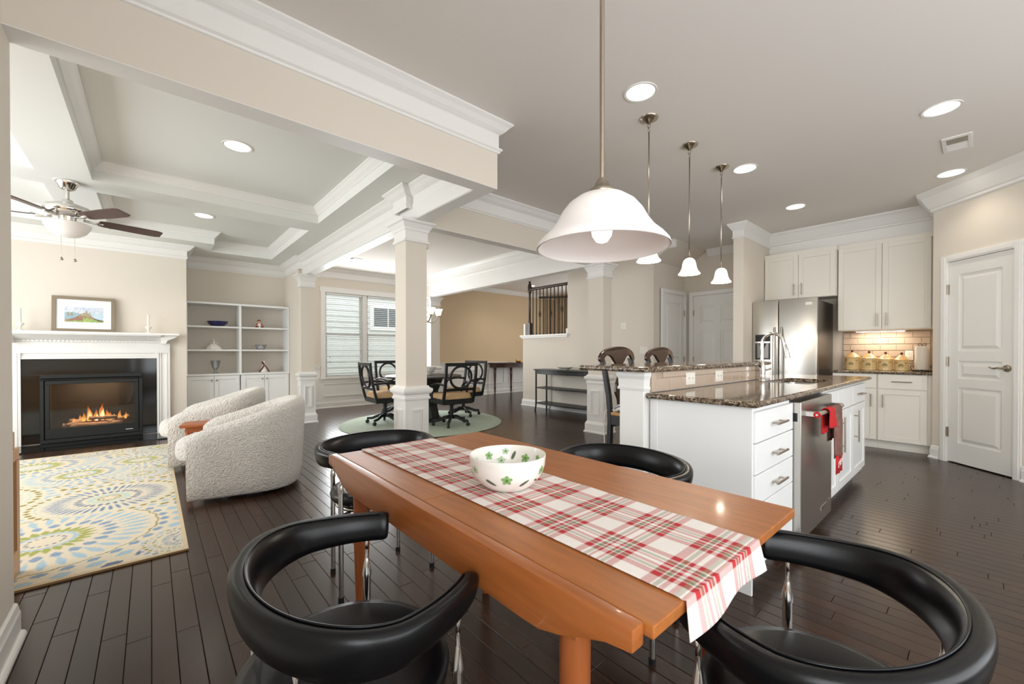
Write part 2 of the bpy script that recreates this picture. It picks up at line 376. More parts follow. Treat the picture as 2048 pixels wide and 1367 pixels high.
# ceilings
struct('ceiling', MB().box(-3.1, 9.7, -2.4, 9.0, ZC, ZC + .1), 'ceil')
cx0, cx1 = -0.39, 1.50; lx0, lx1 = -2.62, -0.73
sof = MB()
for a, b_ in ((-3.0, lx0), (lx1, cx0), (cx1, 1.85)): sof.box(a, b_, 2.56, 8.35, ZS, ZC)
for a, b_ in ((lx0, lx1), (cx0, cx1)):
    for c, d in ((2.56, 2.90), (5.22, 5.60), (7.75, 8.35)): sof.box(a, b_, c, d, ZS, ZC)
sof.box(cx0, 0.68, 7.20, 7.75, ZS, ZC); sof.box(-1.80, lx1, 7.20, 7.75, ZS, ZC)
struct('ceiling_coffer_beams', sof, 'ceil_coffer')
cof = MB()
for a, b_ in ((lx0, lx1), (cx0, cx1)):
    cof.box(a, b_, 2.90, 5.22, ZR, ZC); cof.box(a, b_, 5.60, 7.75, ZR, ZC)
struct('ceiling_coffer', cof, 'ceil_coffer')
k = 1
def trim(mb, m='trim', **kw):
    global k
    o = struct('trim_%d' % k, mb, m, **kw); k += 1; return o
for path in ([(cx0, 2.9), (cx1, 2.9), (cx1, 5.22), (cx0, 5.22)], [(lx0, 2.9), (lx1, 2.9), (lx1, 5.22), (lx0, 5.22)],
             [(cx0, 5.6), (cx1, 5.6), (cx1, 7.75), (0.68, 7.75), (0.68, 7.2), (cx0, 7.2)], [(lx0, 5.6), (lx1, 5.6), (lx1, 7.2), (-1.8, 7.2), (-1.8, 7.75), (lx0, 7.75)]):
    trim(MB().sweep(path, SMALL, ZR, closed=True))
# beams
struct('beam_living_front', MB().box(-0.42, 1.98, 2.43, 2.56, ZB, ZC), 'wall')
struct('beam_living_side', MB().box(1.85, 1.98, 2.56, 7.33, ZB, ZC), 'wall')
struct('beam_dining_front', MB().box(1.98, 4.86, 3.60, 3.73, ZB, ZC), 'wall')
struct('beam_dining_side', MB().box(4.73, 4.86, 3.73, 8.8, ZB, ZC), 'wall')
struct('trim_beam_soffit', MB().box(-0.42, 1.98, 2.43, 2.56, ZB - .004, ZB - .0002).box(1.85, 1.98, 2.5602, 7.168, ZB - .004, ZB - .0002), 'trim')
struct('trim_dining_soffit', MB().box(2.011, 4.718, 3.60, 3.73, ZB - .004, ZB - .0002).box(4.73, 4.86, 3.7302, 8.2, ZB - .004, ZB - .0002), 'trim')
# walls
struct('wall_left', MB().box(-0.56, -0.42, -0.1, 2.56, 0, ZC).box(-0.56, -0.42, -2.2, -1.8, 0, ZC).box(-0.56, -0.42, -1.8, -0.1, 0, .55).box(-0.56, -0.42, -1.8, -0.1, 2.35, ZC), 'wall')
struct('window_added', MB().frame('x', -.53, -.49, -1.8, -.1, .55, 2.35, .05).box(-.53, -.49, -.975, -.925, .6, 2.3), 'trim')  # unseen window added in the nook side wall for extra side light
struct('wall_living_front', MB().box(-3.0, -0.56, 2.43, 2.56, 0, ZC), 'wall')
w = MB()
for b5 in ((2.56, 3.2, 0, ZC), (6.8, 8.4, 0, ZC), (3.2, 6.8, 0, .5), (3.2, 6.8, 2.4, ZC)): w.box(-3.12, -3.0, *b5)
struct('wall_living_side', w, 'wall')
struct('wall_fireplace', MB().box(-1.505, -1.03, 7.60, 8.35, 0, ZS).box(-0.11, 0.385, 7.60, 8.35, 0, ZS).box(-1.03, -0.11, 7.60, 8.35, .84, ZS).box(-1.03, -0.11, 8.05, 8.35, 0, .84), 'wall')
struct('wall_niche', MB().box(-3.0, 1.80, 8.35, 8.47, 0, ZC), 'wall')
struct('wall_divider', MB().box(1.80, 2.0, 7.3305, 8.8, 0, ZC), 'wall')
WX0, WX1, WZ0, WZ1 = 2.66, 4.30, 0.62, 2.36
w = MB()
for b5 in ((1.80, WX0, 0, ZC), (WX1, 4.86, 0, ZC), (WX0, WX1, 0, WZ0), (WX0, WX1, WZ1, ZC)): w.box(b5[0], b5[1], 8.8, 8.95, b5[2], b5[3])
struct('wall_dining', w, 'wall')
struct('wall_hall', MB().box(4.86, 9.6, 8.8, 8.95, 0, ZC), 'wall_tan')
struct('wall_hall_end', MB().box(9.5, 9.62, 3.59, 8.8, 0, ZC), 'wall_tan')
struct('wall_stair', MB().box(6.05, 6.17, 3.47, 5.28, 0, ZC).box(6.05, 6.17, 5.28, 6.55, 0, 1.46), 'wall')
struct('wall_recess', MB().box(6.17, 7.1, 3.47, 3.59, 0, ZC).box(7.1, 9.5, 3.47, 3.59, 0, ZC), 'wall')
struct('wall_recess_slope', MB().prism([(3.07, ZC), (3.469, 2.6), (3.469, ZC)], 6.05, 7.1, 'x'), 'wall')
struct('wall_kitchen', MB().box(7.1, 7.22, -1.3, 3.47, 0, ZC), 'wall'); struct('wall_pantry_end', MB().box(5.2, 7.22, -1.42, -1.3, 0, ZC), 'wall')
struct('wall_wing', MB().box(5.90, 7.1, 2.09, 2.215, 0, ZC), 'wall')
pd = Vector((-1, -1)).normalized(); pn = Vector((1, -1)).normalized()   # pantry wall runs along pd, pn points into the pantry
A0 = Vector((6.38, 0.356))
def dg(s, n=0): p = A0 + pd * s + pn * n; return (p.x, p.y)
DS0, DS1 = 0.16, 0.775     # door opening along the diagonal
w = MB()
for s0, s1, z0, z1 in ((0, DS0, 0, ZC), (DS1, 1.9, 0, ZC), (DS0, DS1, 2.10, ZC)): w.prism([dg(s0), dg(s1), dg(s1, .11), dg(s0, .11)], z0, z1)
struct('wall_pantry', w, 'wall')
struct('wall_pantry_return', MB().box(6.45, 7.1, 0.236, 0.352, 0, ZC), 'wall')
ex, ey = dg(1.9, .05)
struct('wall_kitchen_right', MB().box(ex, ex + .12, -2.2, ey, 0, ZC), 'wall')
w = MB(); w.box(-0.6, 5.3, -2.32, -2.2, 0, .45).box(-0.6, 5.3, -2.32, -2.2, 2.42, ZC)
for a, b_ in ((-0.6, -0.2), (1.2, 1.35), (2.75, 2.9), (4.3, 5.3)): w.box(a, b_, -2.32, -2.2, .45, 2.42)
struct('wall_behind', w, 'wall')
def window_frame(name, parts):
    m = MB()
    for p in parts: m.box(*p)
    return struct(name, m, 'trim')
fr_ = []
for a, b_ in ((-.2, 1.2), (1.35, 2.75), (2.9, 4.3)):
    fr_ += [(a, b_, -2.29, -2.25, .45, .51), (a, b_, -2.29, -2.25, 2.36, 2.42), (a, b_, -2.29, -2.25, 1.40, 1.46), (a, a + .05, -2.29, -2.25, .45, 2.42), (b_ - .05, b_, -2.29, -2.25, .45, 2.42), ((a + b_) / 2 - .012, (a + b_) / 2 + .012, -2.28, -2.26, .5, 2.4)]
window_frame('window_2', fr_)
fr_ = []
for a, b_ in ((3.2, 4.4), (4.4, 5.6), (5.6, 6.8)):
    fr_ += [(-3.09, -3.05, a, b_, .5, .56), (-3.09, -3.05, a, b_, 2.34, 2.4), (-3.09, -3.05, a, b_, 1.42, 1.48), (-3.09, -3.05, a, a + .05, .5, 2.4), (-3.09, -3.05, b_ - .05, b_, .5, 2.4)]
window_frame('window_3', fr_)
# crown mouldings
trim(MB().sweep([(4.86, 3.73), (4.86, 3.60), (1.98, 3.60), (1.98, 2.43), (-0.42, 2.43), (-0.42, -2.2)], BUILT, ZC))
trim(MB().sweep([(1.85, 2.56), (1.85, 3.53), (1.79, 3.53), (1.79, 3.79), (1.85, 3.79), (1.85, 7.25), (1.80, 7.25), (1.80, 8.35), (0.385, 8.35), (0.385, 7.60), (-1.505, 7.60), (-1.505, 8.35), (-3.0, 8.35), (-3.0, 2.56)], TALL[:11] + [(.006, -.186), (0, -.19)], ZS, closed=True))
trim(MB().box(1.843, 1.85, 2.56, 7.25, ZB, ZS - .15))      # white fascia under the crown on the living side
trim(MB().sweep([(1.98, 3.73), (4.73, 3.73), (4.73, 8.8), (1.98, 8.8)], BUILT, ZC, closed=True))
trim(MB().box(4.722, 4.73, 3.73, 8.2, ZB, ZC - .2))
trim(MB().sweep([(9.5, 8.8), (4.86, 8.8), (4.86, 3.73)], CROWN, ZC))
trim(MB().sweep([(6.05, 5.28), (6.05, 3.09)][::-1], CROWN, ZC))
q0 = dg(1.9)
trim(MB().sweep([q0, (6.38, .356), (6.99, .356)], [(u * 1.5, v * 1.9) for u, v in CROWN], ZC))
WCAP = [(0, 0), (0, -.20), (.012, -.20), (.018, -.19), (.008, -.175), (.008, -.10), (.02, -.08), (.045, -.04), (.062, -.018), (.062, 0)]
trim(MB().sweep([(6.899, 0.37), (6.899, 2.08)], [(u * 1.2, v * 1.5) for u, v in CROWN], ZC))
trim(MB().sweep([(7.0, 2.09), (5.90, 2.09), (5.90, 2.215), (7.1, 2.215)], WCAP, ZC))
trim(MB().sweep([(7.1, 2.28), (7.1, 3.07)], CROWN, ZC))
# baseboards
bk = 1
def baseb(path, side, flip=1):
    mb = MB().sweep(path, BASE, 0, flip).sweep(path, SHOE, 0, flip)
    struct('baseboard_' + side, mb, 'trim')
baseb([(-0.42, 2.56), (-0.42, -2.2)], 'left'); baseb([(1.80, 8.35), (-3.0, 8.35), (-3.0, 2.56)], 'living')
baseb([(4.73, 8.8), (2.0, 8.8), (2.0, 7.25)], 'dining'); baseb([(9.5, 8.8), (4.99, 8.8)], 'hall')
baseb([(6.17, 6.55), (6.05, 6.55), (6.05, 3.47)][::-1], 'stair'); baseb([(7.1, 3.47), (6.05, 3.47)], 'recess')
baseb([dg(DS0 - .07), dg(0), (6.42, .356)], 'pantry'); baseb([dg(1.9), dg(DS1 + .07)], 'pantry_side')
# wainscot rail and picture-frame panels of the dining room
def wains(name, x0, x1, boxes, y=8.8, m='trim'):
    mb = MB().sweep([(x1, y), (x0, y)], RAIL, 0.80)
    for a, b_, z0, z1 in boxes:
        mb.frame('y', y - .016, y, a, b_, z0, z1, .022)
    struct(name, mb, m)
struct('wall_wainscot_dining', MB().box(2.0, 4.73, 8.794, 8.8, .134, WZ0 - .02).box(2.0, WX0 - .1, 8.794, 8.8, WZ0 - .02, .80).box(WX1 + .1, 4.73, 8.794, 8.8, WZ0 - .02, .80), 'trim')
struct('wall_wainscot_hall', MB().box(4.99, 9.5, 8.794, 8.8, .134, .80), 'trim')
wains('trim_wainscot_dining', 2.0, WX0 - .1, [(2.1, 2.46, .26, .7)], 8.794)
wains('trim_wainscot_window', WX1 + .1, 4.73, [(2.62, 3.42, .23, .50), (3.55, 4.3, .23, .50)], 8.794)
wains('trim_wainscot_hall', 4.99, 9.5, [(5.2, 6.4, .27, .68), (6.55, 7.4, .27, .68), (7.55, 8.7, .27, .68)], 8.794)

# columns
def square(cx, cy, hx, hy): return [(cx - hx, cy - hy), (cx - hx, cy + hy), (cx + hx, cy + hy), (cx + hx, cy - hy)]
def column(label, cx, cy, hx, hy, ztop=ZB, faces=('x', 'y'), ped=True, high=False):
    t = thing('column', label, 'column', (cx, cy, 0), world=True)
    obj('shaft', MB().box(cx - hx, cx + hx, cy - hy, cy + hy, 0, ztop), 'trim' if not high else 'wall', t)
    sq = square(cx, cy, hx, hy)
    cap = [(0, 0), (0, -.20), (.012, -.20), (.020, -.192), (.020, -.178), (.008, -.168), (.008, -.095), (.016, -.09), (.022, -.07), (.046, -.03), (.062, -.02), (.066, -.012), (.066, 0)]
    obj('capital', MB().sweep(sq, cap, ztop, closed=True), 'trim', t)
    if ped:
        obj('pedestal', MB().box(cx - hx - .012, cx + hx + .012, cy - hy - .012, cy + hy + .012, 0, .69), 'trim', t)
        rl = [(0, 0), (.024, 0), (.026, .02), (.016, .028), (.02, .05), (.036, .062), (.042, .08), (.042, .1), (.02, .112), (.012, .128), (0, .13)]
        obj('pedestal_cap', MB().sweep(sq, rl, .69, closed=True), 'trim', t)
        bs = [(0, 0), (.048, 0), (.046, .018), (.034, .024), (.034, .12), (.024, .14), (.012, .16), (0, .16)]
        obj('base_moulding', MB().sweep(sq, bs, 0, closed=True), 'trim', t)
        for f in faces:
            m = MB(); d = .012
            h2 = (hy if f == 'x' else hx) * .58
            for i_, (o_, pr) in enumerate(((0, .014), (.018, .007))):
                wd = .016 if i_ == 0 else .012
                if f == 'x': m.frame('x', cx - hx - d - pr, cx - hx - d, cy - h2 + o_, cy + h2 - o_, .25 + o_, .60 - o_, wd)
                else: m.frame('y', cy - hy - d - pr, cy - hy - d, cx - h2 + o_, cx + h2 - o_, .25 + o_, .60 - o_, wd)
            obj('panel_frame', m, 'trim', t)
    return t
column('white square column on a panelled pedestal between living and dining rooms', 1.90, 3.66, .11, .11, high=True)
column('white panelled pilaster at the end of the bookcase wall', 1.90, 7.25, .10, .08, high=True)
column('square post on a panelled pedestal behind the bar stools', 4.82, 3.60, .10, .13, high=True)
column('narrow pilaster on the dining wall beside the hall', 4.865, 8.5, .115, .299, high=True)
# small columnar cap on the wing wall end beside the refrigerator
# ------------------------------------------------------------------ kitchen joinery helpers (local: width +x, front -y)
RX = -PI / 2     # things that face -X
def T(x, y, z, rot=0): return Matrix.Translation((x, y, z)) @ Matrix.Rotation(rot, 4, 'Z')
def shaker(w, h, f=.056, t=.02, rec=.008):
    m = MB(); m.box(0, f, -t, 0, 0, h).box(w - f, w, -t, 0, 0, h).box(f, w - f, -t, 0, 0, f).box(f, w - f, -t, 0, h - f, h)
    m.box(f, w - f, -t + rec, 0, f, h - f); return m
def slab(w, h, t=.02): return MB().box(0, w, -t, 0, 0, h)
def pull(cx, cz, ln, vert=True, y0=-.02, r=.006, off=.032):
    m = MB(); h = ln / 2
    a, b_ = ((cx, y0 - off, cz - h), (cx, y0 - off, cz + h)) if vert else ((cx - h, y0 - off, cz), (cx + h, y0 - off, cz))
    m.tube([a, b_], r, 10); q = h * .66
    for s in (-q, q):
        p = (cx, cz + s) if vert else (cx + s, cz)
        m.tube([(p[0], y0, p[1]), (p[0], y0 - off, p[1])], r * .8, 8)
    return m
def door_part(parent, M, x0, z0, w, h, handle=None, mname='cab', name='door', flat=False):
    d = obj(name, (slab(w, h) if flat else shaker(w, h)).xform(M @ Matrix.Translation((x0, 0, z0))), mname, parent, bevel=.0015)
    if handle:
        hb = pull(*handle).xform(M); 
        if parent.get('_w'): hb.v = [tuple(Vector(p) - Vector(parent['_w'])) for p in hb.v]
        hm = hb.mesh('handle', smooth=True, angle=40); hm.materials.append(MAT['nickel']); o = bpy.data.objects.new('handle', hm); COL.objects.link(o); o.parent = d
    return d

# ------------------------------------------------------------------ island
IX0, IX1, IY0, IY1 = 2.12, 4.88, 0.72, 1.225
cabM = T(0, IY0, 0)
t = thing('drawer_cabinet', 'white four-drawer island cabinet beside the dishwasher with a plain end panel', 'cabinet', (2.4, 1, 0), world=True)
obj('body', MB().box(IX0, 2.715, IY0, IY1, .10, .885).box(IX0, 2.715, IY0 + .07, IY1, 0, .10), 'cab_white', t)
obj('end_panel', MB().box(2.105, IX0, .705, IY1, 0.0, .885).box(2.10, 2.105, 1.18, IY1, .0, .885), 'cab_white', t, bevel=.0015)
for z0, z1 in ((.713, .858), (.563, .707), (.418, .557), (.115, .412)):
    door_part(t, cabM, 2.235 - .10, z0, .575, z1 - z0, (2.425, (z0 + z1) / 2 + (.0 if z1 > .42 else .05), .165, False), 'cab_white', 'drawer', flat=True)
dw = thing('dishwasher', 'stainless steel dishwasher with a bar handle built into the island', 'dishwasher', (3.1, 1, 0), world=True)
obj('body', MB().box(2.722, 3.44, IY0 + .01, IY1, .02, .872), 'steel_dark', dw)
obj('door', MB().box(2.726, 3.436, IY0 - .055, IY0 + .01, .075, .862), 'steel', dw, bevel=.003)
obj('vent_grille', MB().box(2.7245, 2.7262, .682, .706, .752, .80), 'dark_plastic', dw)
for i in range(6): obj('vent_slot', MB().box(2.7238, 2.7248, .684, .704, .755 + i * .0075, .7585 + i * .0075), 'rubber', dw)
obj('badge', MB().box(3.16, 3.30, IY0 - .058, IY0 - .055, .145, .172), 'chrome', dw, bevel=.001)
obj('sensor', MB().box(3.37, 3.395, IY0 - .057, IY0 - .055, .165, .178), 'chrome', dw)
hy = IY0 - .118
dh = obj('handle', MB().tube([(2.79, hy, .795), (3.39, hy, .795)], .0125, 14), 'steel', dw, smooth=True, angle=40)
for x in (2.79, 3.39):
    m = MB().box(x - .012, x + .012, hy - .004, IY0 - .055, .78, .81)
    obj('handle_bracket', m, 'chrome', dw, bevel=.003)
m = MB().lathe([(.002, 0), (.017, 0), (.017, .006), (.002, .006)], 20); m.xform(Matrix.Translation((2.776, hy, .795)) @ Matrix.Rotation(-PI / 2, 4, 'Y'))
obj('medallion', m, 'red_cloth', dw)
m = MB().lathe([(.002, 0), (.006, 0), (.006, .0075), (.002, .0075)], 14); m.xform(Matrix.Translation((2.776, hy, .795)) @ Matrix.Rotation(-PI / 2, 4, 'Y'))
obj('medallion_dot', m, 'chrome', dw)
# towel folded over the handle
tw = thing('dish_towel', 'printed red and brown dish towel hanging over the dishwasher handle', 'towel', (3.16, hy, .45), world=True)
def drape(x0, x1, zf, zb, r, ph, nx=18, thick=.004):
    m = MB(); prof = []
    for i in range(8): prof.append((-r - .001, zf + (.795 - zf) * i / 8))
    for i in range(9): a = PI * i / 8; prof.append((-r * math.cos(a) - .001 * (1 - i / 4), .795 + r * math.sin(a)))
    for i in range(1, 8): prof.append((r, .795 + (zb - .795) * i / 7))
    n = len(prof); vs_ = []; fs = []
    for j in range(nx + 1):
        u = j / nx
        for i, (yy, zz) in enumerate(prof):
            hang = max(0, min(1, (.79 - zz) / .12)); pin = 1 - .22 * hang * smoothstep((.79 - zz) / .3)
            xx = (x0 + x1) / 2 + (u - .5) * (x1 - x0) * pin
            vs_.append((xx, hy + yy + math.sin(u * 9 + ph) * .010 * hang * (1 if yy < 0 else .4) - .004 * hang, zz))
    for j in range(nx):
        for i in range(n - 1): a = j * n + i; fs.append((a, a + 1, a + n + 1, a + n))
    return m.add(vs_, fs)
def solid(o, th=.004):
    md = o.modifiers.new('thickness', 'SOLIDIFY'); md.thickness = th; md.offset = 0; return o
solid(obj('cloth', drape(3.07, 3.27, .50, .60, .019, .4), 'towel_print', tw, smooth=True))
solid(obj('red_fold', drape(2.96, 3.08, .70, .66, .020, 2.0), 'red_cloth', tw, smooth=True))
solid(obj('red_border', MB().add([(3.092 + .15 * i / 10, hy - .026 + math.sin(i) * .003, .515 - .11 * j) for j in (0, 1) for i in range(11)], [(i, i + 1, i + 12, i + 11) for i in range(10)]), 'red_cloth', tw, smooth=True))
def text(name, s, size, M, mname, parent, ext=.0006):
    cu = bpy.data.curves.new(name, 'FONT'); cu.body = s; cu.size = size; cu.extrude = ext; cu.align_x = 'CENTER'; cu.align_y = 'CENTER'
    tmp = bpy.data.objects.new('tmp', cu); COL.objects.link(tmp); dg_ = bpy.context.evaluated_depsgraph_get()
    me = bpy.data.meshes.new_from_object(tmp.evaluated_get(dg_)); bpy.data.objects.remove(tmp); bpy.data.curves.remove(cu)
    me.materials.clear(); me.materials.append(MAT[mname]); me.transform(M)
    if parent.get('_w'): me.transform(Matrix.Translation(-Vector(parent['_w'])))
    o = bpy.data.objects.new(name, me); COL.objects.link(o); o.parent = parent; return o
text('lettering', 'L', .05, Matrix.Translation((3.125, hy - .033, .46)) @ Matrix.Rotation(PI / 2, 4, 'X') @ Matrix.Rotation(-.25, 4, 'Z'), 'white_ink', tw)
text('lettering', 'REW', .05, Matrix.Translation((3.195, hy - .033, .47)) @ Matrix.Rotation(PI / 2, 4, 'X') @ Matrix.Rotation(.12, 4, 'Z'), 'white_ink', tw)
t = thing('sink_cabinet', 'white island sink cabinet with three panelled doors and false drawer fronts', 'cabinet', (4.2, 1, 0), world=True)
obj('body', MB().box(3.446, 3.464, IY0, IY1, .10, .885).box(IX1 - .018, IX1, IY0, IY1, .10, .885).box(3.464, IX1 - .018, IY1 - .012, IY1, .10, .885).box(3.446, IX1, IY0, IY1, .08, .10).box(3.446, IX1, IY0 + .07, IY0 + .085, 0, .08).box(3.464, IX1 - .018, IY0, IY0 + .018, .10, .885), 'cab_white', t)
for x0, x1, hx in ((3.452, 3.81, 3.765), (3.816, 4.34, 3.865), (4.346, 4.875, 4.395)):
    door_part(t, cabM, x0, .115, x1 - x0, .585, (hx, .53, .26, True), 'cab_white')
    door_part(t, cabM, x0, .708, x1 - x0, .155, (4.60, .785, .18, False) if x0 > 4 else None, 'cab_white', 'drawer_front', flat=True)
# knee wall with tile face
t = thing('bar_wall', 'tiled knee wall between the island counter and the raised bar', 'wall', (3, 1.3, 0), world=True)
obj('core', MB().box(2.11, 3.93, 1.235, 1.36, 0, 1.03), 'cab_white', t)
obj('grout_bed', MB().box(2.115, 3.93, 1.2285, 1.235, .918, 1.03), 'grout', t)
tm1 = MB().box(.0015, .1495, -.007, 0, .0015, .0735).mesh('tile', .0012); tm2 = MB().box(.0015, .1495, -.007, 0, .0015, .034).mesh('tile', .0012); tm3 = MB().box(.0015, .045, -.007, 0, .0015, .112).mesh('tile', .0012)
for m_ in (tm1, tm2, tm3): m_.materials.append(MAT['tile'])
def tile(me, x, y, z, parent, rot=0):
    o = bpy.data.objects.new('tile', me); COL.objects.link(o); o.parent = parent; L_ = Vector(parent['_w']); o.location = Vector((x, y, z)) - L_; o.rotation_euler = (0, 0, rot)
tile(tm3, 2.115, 1.2285, .917, t)
for i in range(11):
    tile(tm1, 2.162 + i * .1525, 1.2285, .917, t); tile(tm2, 2.162 + .076 + i * .1525, 1.2285, .994, t)
tp = thing('bar_post', 'white square bar post with a moulded top under the raised granite', 'post', (2.12, 1.31, 0), world=True)
obj('shaft', MB().box(2.05, 2.109, 1.236, 1.39, 0, 1.03), 'trim', tp, bevel=.002)
m = MB().sweep([(2.109, 1.236), (2.05, 1.236), (2.05, 1.39), (2.109, 1.39)], [(0, 0), (0, -.10), (.008, -.10), (.010, -.088), (.004, -.08), (.006, -.04), (.014, -.02), (.014, 0)], 1.03)
obj('cap_moulding', m, 'trim', tp)
NOSE = [(-.014, 0)] + [(.0 + .0148 * math.cos(a), .0148 * math.sin(a)) for a in [(-80 + 20 * i) * PI / 180 for i in range(9)]]
def counter(label, name, rects, path, z, th=.03, closed=True):
    o = thing(name, label, 'countertop', (path[0][0], path[0][1], z - th), world=True)
    m = MB()
    for r in rects: m.box(r[0], r[1], r[2], r[3], z - th, z)
    obj('slab', m, 'granite', o)
    obj('rounded_edge', MB().sweep(path, NOSE, z - th / 2, -1, closed=closed), 'granite', o, smooth=True, angle=50); return o
CZ = .915; sx0, sx1, sy0, sy1 = 3.48, 4.22, .80, 1.12
ct = counter('speckled granite worktop of the island around the undermount sink', 'island_countertop', [(2.08, sx0, .685, 1.2275), (sx1, 4.98, .685, 1.2275), (sx0, sx1, .685, sy0), (sx0, sx1, sy1, 1.2275), (3.94, 4.98, 1.2275, 1.36)],
             [(2.08, 1.2275), (2.08, .685), (4.98, .685), (4.98, 1.36)], CZ, closed=False)
BZ = 1.063
counter('raised granite bar top along the back of the island', 'bar_countertop', [(1.99, 3.96, 1.20, 1.62)], [(1.99, 1.20), (3.96, 1.20), (3.96, 1.62), (1.99, 1.62)], BZ)
s = thing('kitchen_sink', 'stainless undermount sink in the island worktop', 'sink', (3.85, .96, .70), world=True)
m = MB(); e = .004
def rrect(x0, x1, y0, y1, r, z, n=5):
    P_ = []
    for cx, cy, a0 in ((x1 - r, y1 - r, 0), (x0 + r, y1 - r, 90), (x0 + r, y0 + r, 180), (x1 - r, y0 + r, 270)):
        for i in range(n + 1): a = math.radians(a0 + 90 * i / n); P_.append((cx + r * math.cos(a), cy + r * math.sin(a), z))
    return P_
m.ring_sections([rrect(sx0 - .01, sx1 + .01, sy0 - .01, sy1 + .01, .04, CZ - .031), rrect(sx0, sx1, sy0, sy1, .05, CZ - .034), rrect(sx0 + .005, sx1 - .005, sy0 + .005, sy1 - .005, .06, .74), rrect(sx0 + .05, sx1 - .05, sy0 + .05, sy1 - .05, .06, .715)], cap=False)
m.f.append(tuple(range(len(m.v) - 24, len(m.v))))
obj('basin', m, 'steel', s, smooth=True, angle=40)
obj('drain', MB().lathe([(.004, .717), (.045, .717), (.045, .722), (.03, .723), (.004, .719)], 20, (3.85, .96, 0)), 'chrome', s)
f = thing('kitchen_faucet', 'polished gooseneck pull-down faucet on the island worktop', 'faucet', (3.72, 1.175, CZ), world=True)
fx, fy = 3.72, 1.175
obj('body', MB().lathe([(.030, 0), (.030, .006), (.024, .012), (.022, .05), (.026, .075), (.024, .11), (.016, .14), (.0125, .16)], 20, (fx, fy, CZ)), 'chrome', f, smooth=True, angle=50)
arc = [(fx, fy, CZ + .15), (fx, fy, CZ + .29)] + [(fx, fy - .075 + .075 * math.cos(a), CZ + .30 + .075 * math.sin(a)) for a in [PI * i / 10 for i in range(0, 10)]] + [(fx, fy - .158, CZ + .27)]
sp = obj('spout', MB().tube(arc, .0125, 14), 'chrome', f, smooth=True, angle=60)
obj('spray_head', MB().tube([(fx, fy - .155, CZ + .285), (fx, fy - .163, CZ + .255), (fx, fy - .172, CZ + .21), (fx, fy - .176, CZ + .18)], [.015, .0165, .020, .0215], 16), 'chrome', f, smooth=True, angle=50)
obj('lever', MB().tube([(fx + .02, fy, CZ + .075), (fx + .05, fy - .01, CZ + .08), (fx + .10, fy - .03, CZ + .092)], [.010, .007, .009], 10), 'chrome', f, smooth=True, angle=50)
def outlet(name, label, M, w=.072, h=.116, kind='outlet', group=None):
    o = thing(name, label, 'outlet' if kind == 'outlet' else 'switch', M.translation, group=group); Mr = Matrix.Translation(-M.translation) @ M
    obj('plate', MB().box(-w / 2, w / 2, -.006, 0, -h / 2, h / 2).xform(Mr), 'plate', o, bevel=.0015)
    if kind == 'outlet':
        for dz in (-.024, .024):
            dx, dv = (dz, 0) if w > h else (0, dz)
            r = obj('receptacle', MB().box(dx - .017, dx + .017, -.008, -.004, dv - .017, dv + .017).xform(Mr), 'plate', o, bevel=.001)
            obj('slot', MB().box(dx - .008, dx - .005, -.0085, -.0075, dv - .004, dv + .008).box(dx + .005, dx + .008, -.0085, -.0075, dv - .004, dv + .008).xform(Mr), 'outlet_dark', r)
    else:
        n = max(1, round(w / .07)); 
        for i in range(n):
            cx = (i - (n - 1) / 2) * .046
            obj('rocker', MB().box(cx - .016, cx + .016, -.010, -.005, -.033, .033).xform(Mr), 'plate', o, bevel=.002)
    return o
outlet('wall_outlet', 'ivory outlet on the bar tile nearer to the bar post', T(2.57, 1.2215, .976), .12, .078)
outlet('wall_outlet', 'ivory outlet on the bar tile nearer to the faucet', T(3.0, 1.2215, .976), .12, .078)

# ------------------------------------------------------------------ kitchen wall: base cabinets, uppers, refrigerator
KX = 6.47
def facing(x): return T(x, 0, 0, RX)          # local x -> -Y
M_ = facing(KX)
for lab, c0, c1, y1, y0, hx in (('cream base cabinet with one drawer and door next to the refrigerator', .8185, 1.245, 1.24, .825, .87), ('cream base cabinet with one drawer and door next to the pantry', .36, .8175, .81, .40, .765)):
    t = thing('base_cabinet', lab, 'cabinet', (6.75, (c0 + c1) / 2, 0), world=True)
    obj('body', MB().box(KX, 7.098, c0, c1, .10, .885).box(KX + .07, 7.098, c0, c1, 0, .10), 'cab', t)
    w_ = y1 - y0
    door_part(t, M_, -y1, .105, w_, .60, (-hx, .57, .15, True))
    door_part(t, M_, -y1, .715, w_, .165, (-(y1 + y0) / 2, .80, .17, False), 'cab', 'drawer', flat=True)
    obj('toe_moulding', MB().box(KX + .055, KX + .07, c0, c1, 0, .03), 'cab', t)
counter('dark speckled granite worktop under the canisters', 'wall_countertop', [(6.44, 7.098, .362, 1.245)], [(6.44, 1.245), (6.44, .362)], CZ, closed=False)
UX = 6.77
def upper(label, y0, y1, z0, z1, x=UX, hz=None):
    t = thing('wall_cabinet', label, 'cabinet', (6.95, (y0 + y1) / 2, z0), world=True)
    obj('body', MB().box(x, 7.098, y0, y1, z0, z1), 'cab', t)
    mid = (y0 + y1) / 2; M_ = facing(x)
    for a, b_, s in ((mid + .002, y1 - .006, -1), (y0 + .006, mid - .002, 1)):
        hz_ = z0 + .125; door_part(t, M_, -b_, z0 + .006, b_ - a, z1 - z0 - .03, (-(mid - s * .045), hz_, .16, True))
    return t
upper('tall two-door cream wall cabinet over the worktop and tile', .385, 1.25, 1.415, 2.50)
upper('short two-door cream cabinet above the refrigerator', 1.255, 2.085, 1.875, 2.50, 6.70)
trim(MB().sweep([(7.098, .372), (UX - .005, .372), (UX - .005, 1.252), (6.695, 1.252), (6.695, 2.086)][::-1], [(0, 0), (.03, 0), (.03, .012), (.012, .03), (.012, .05), (0, .055)], 2.475), 'cab')
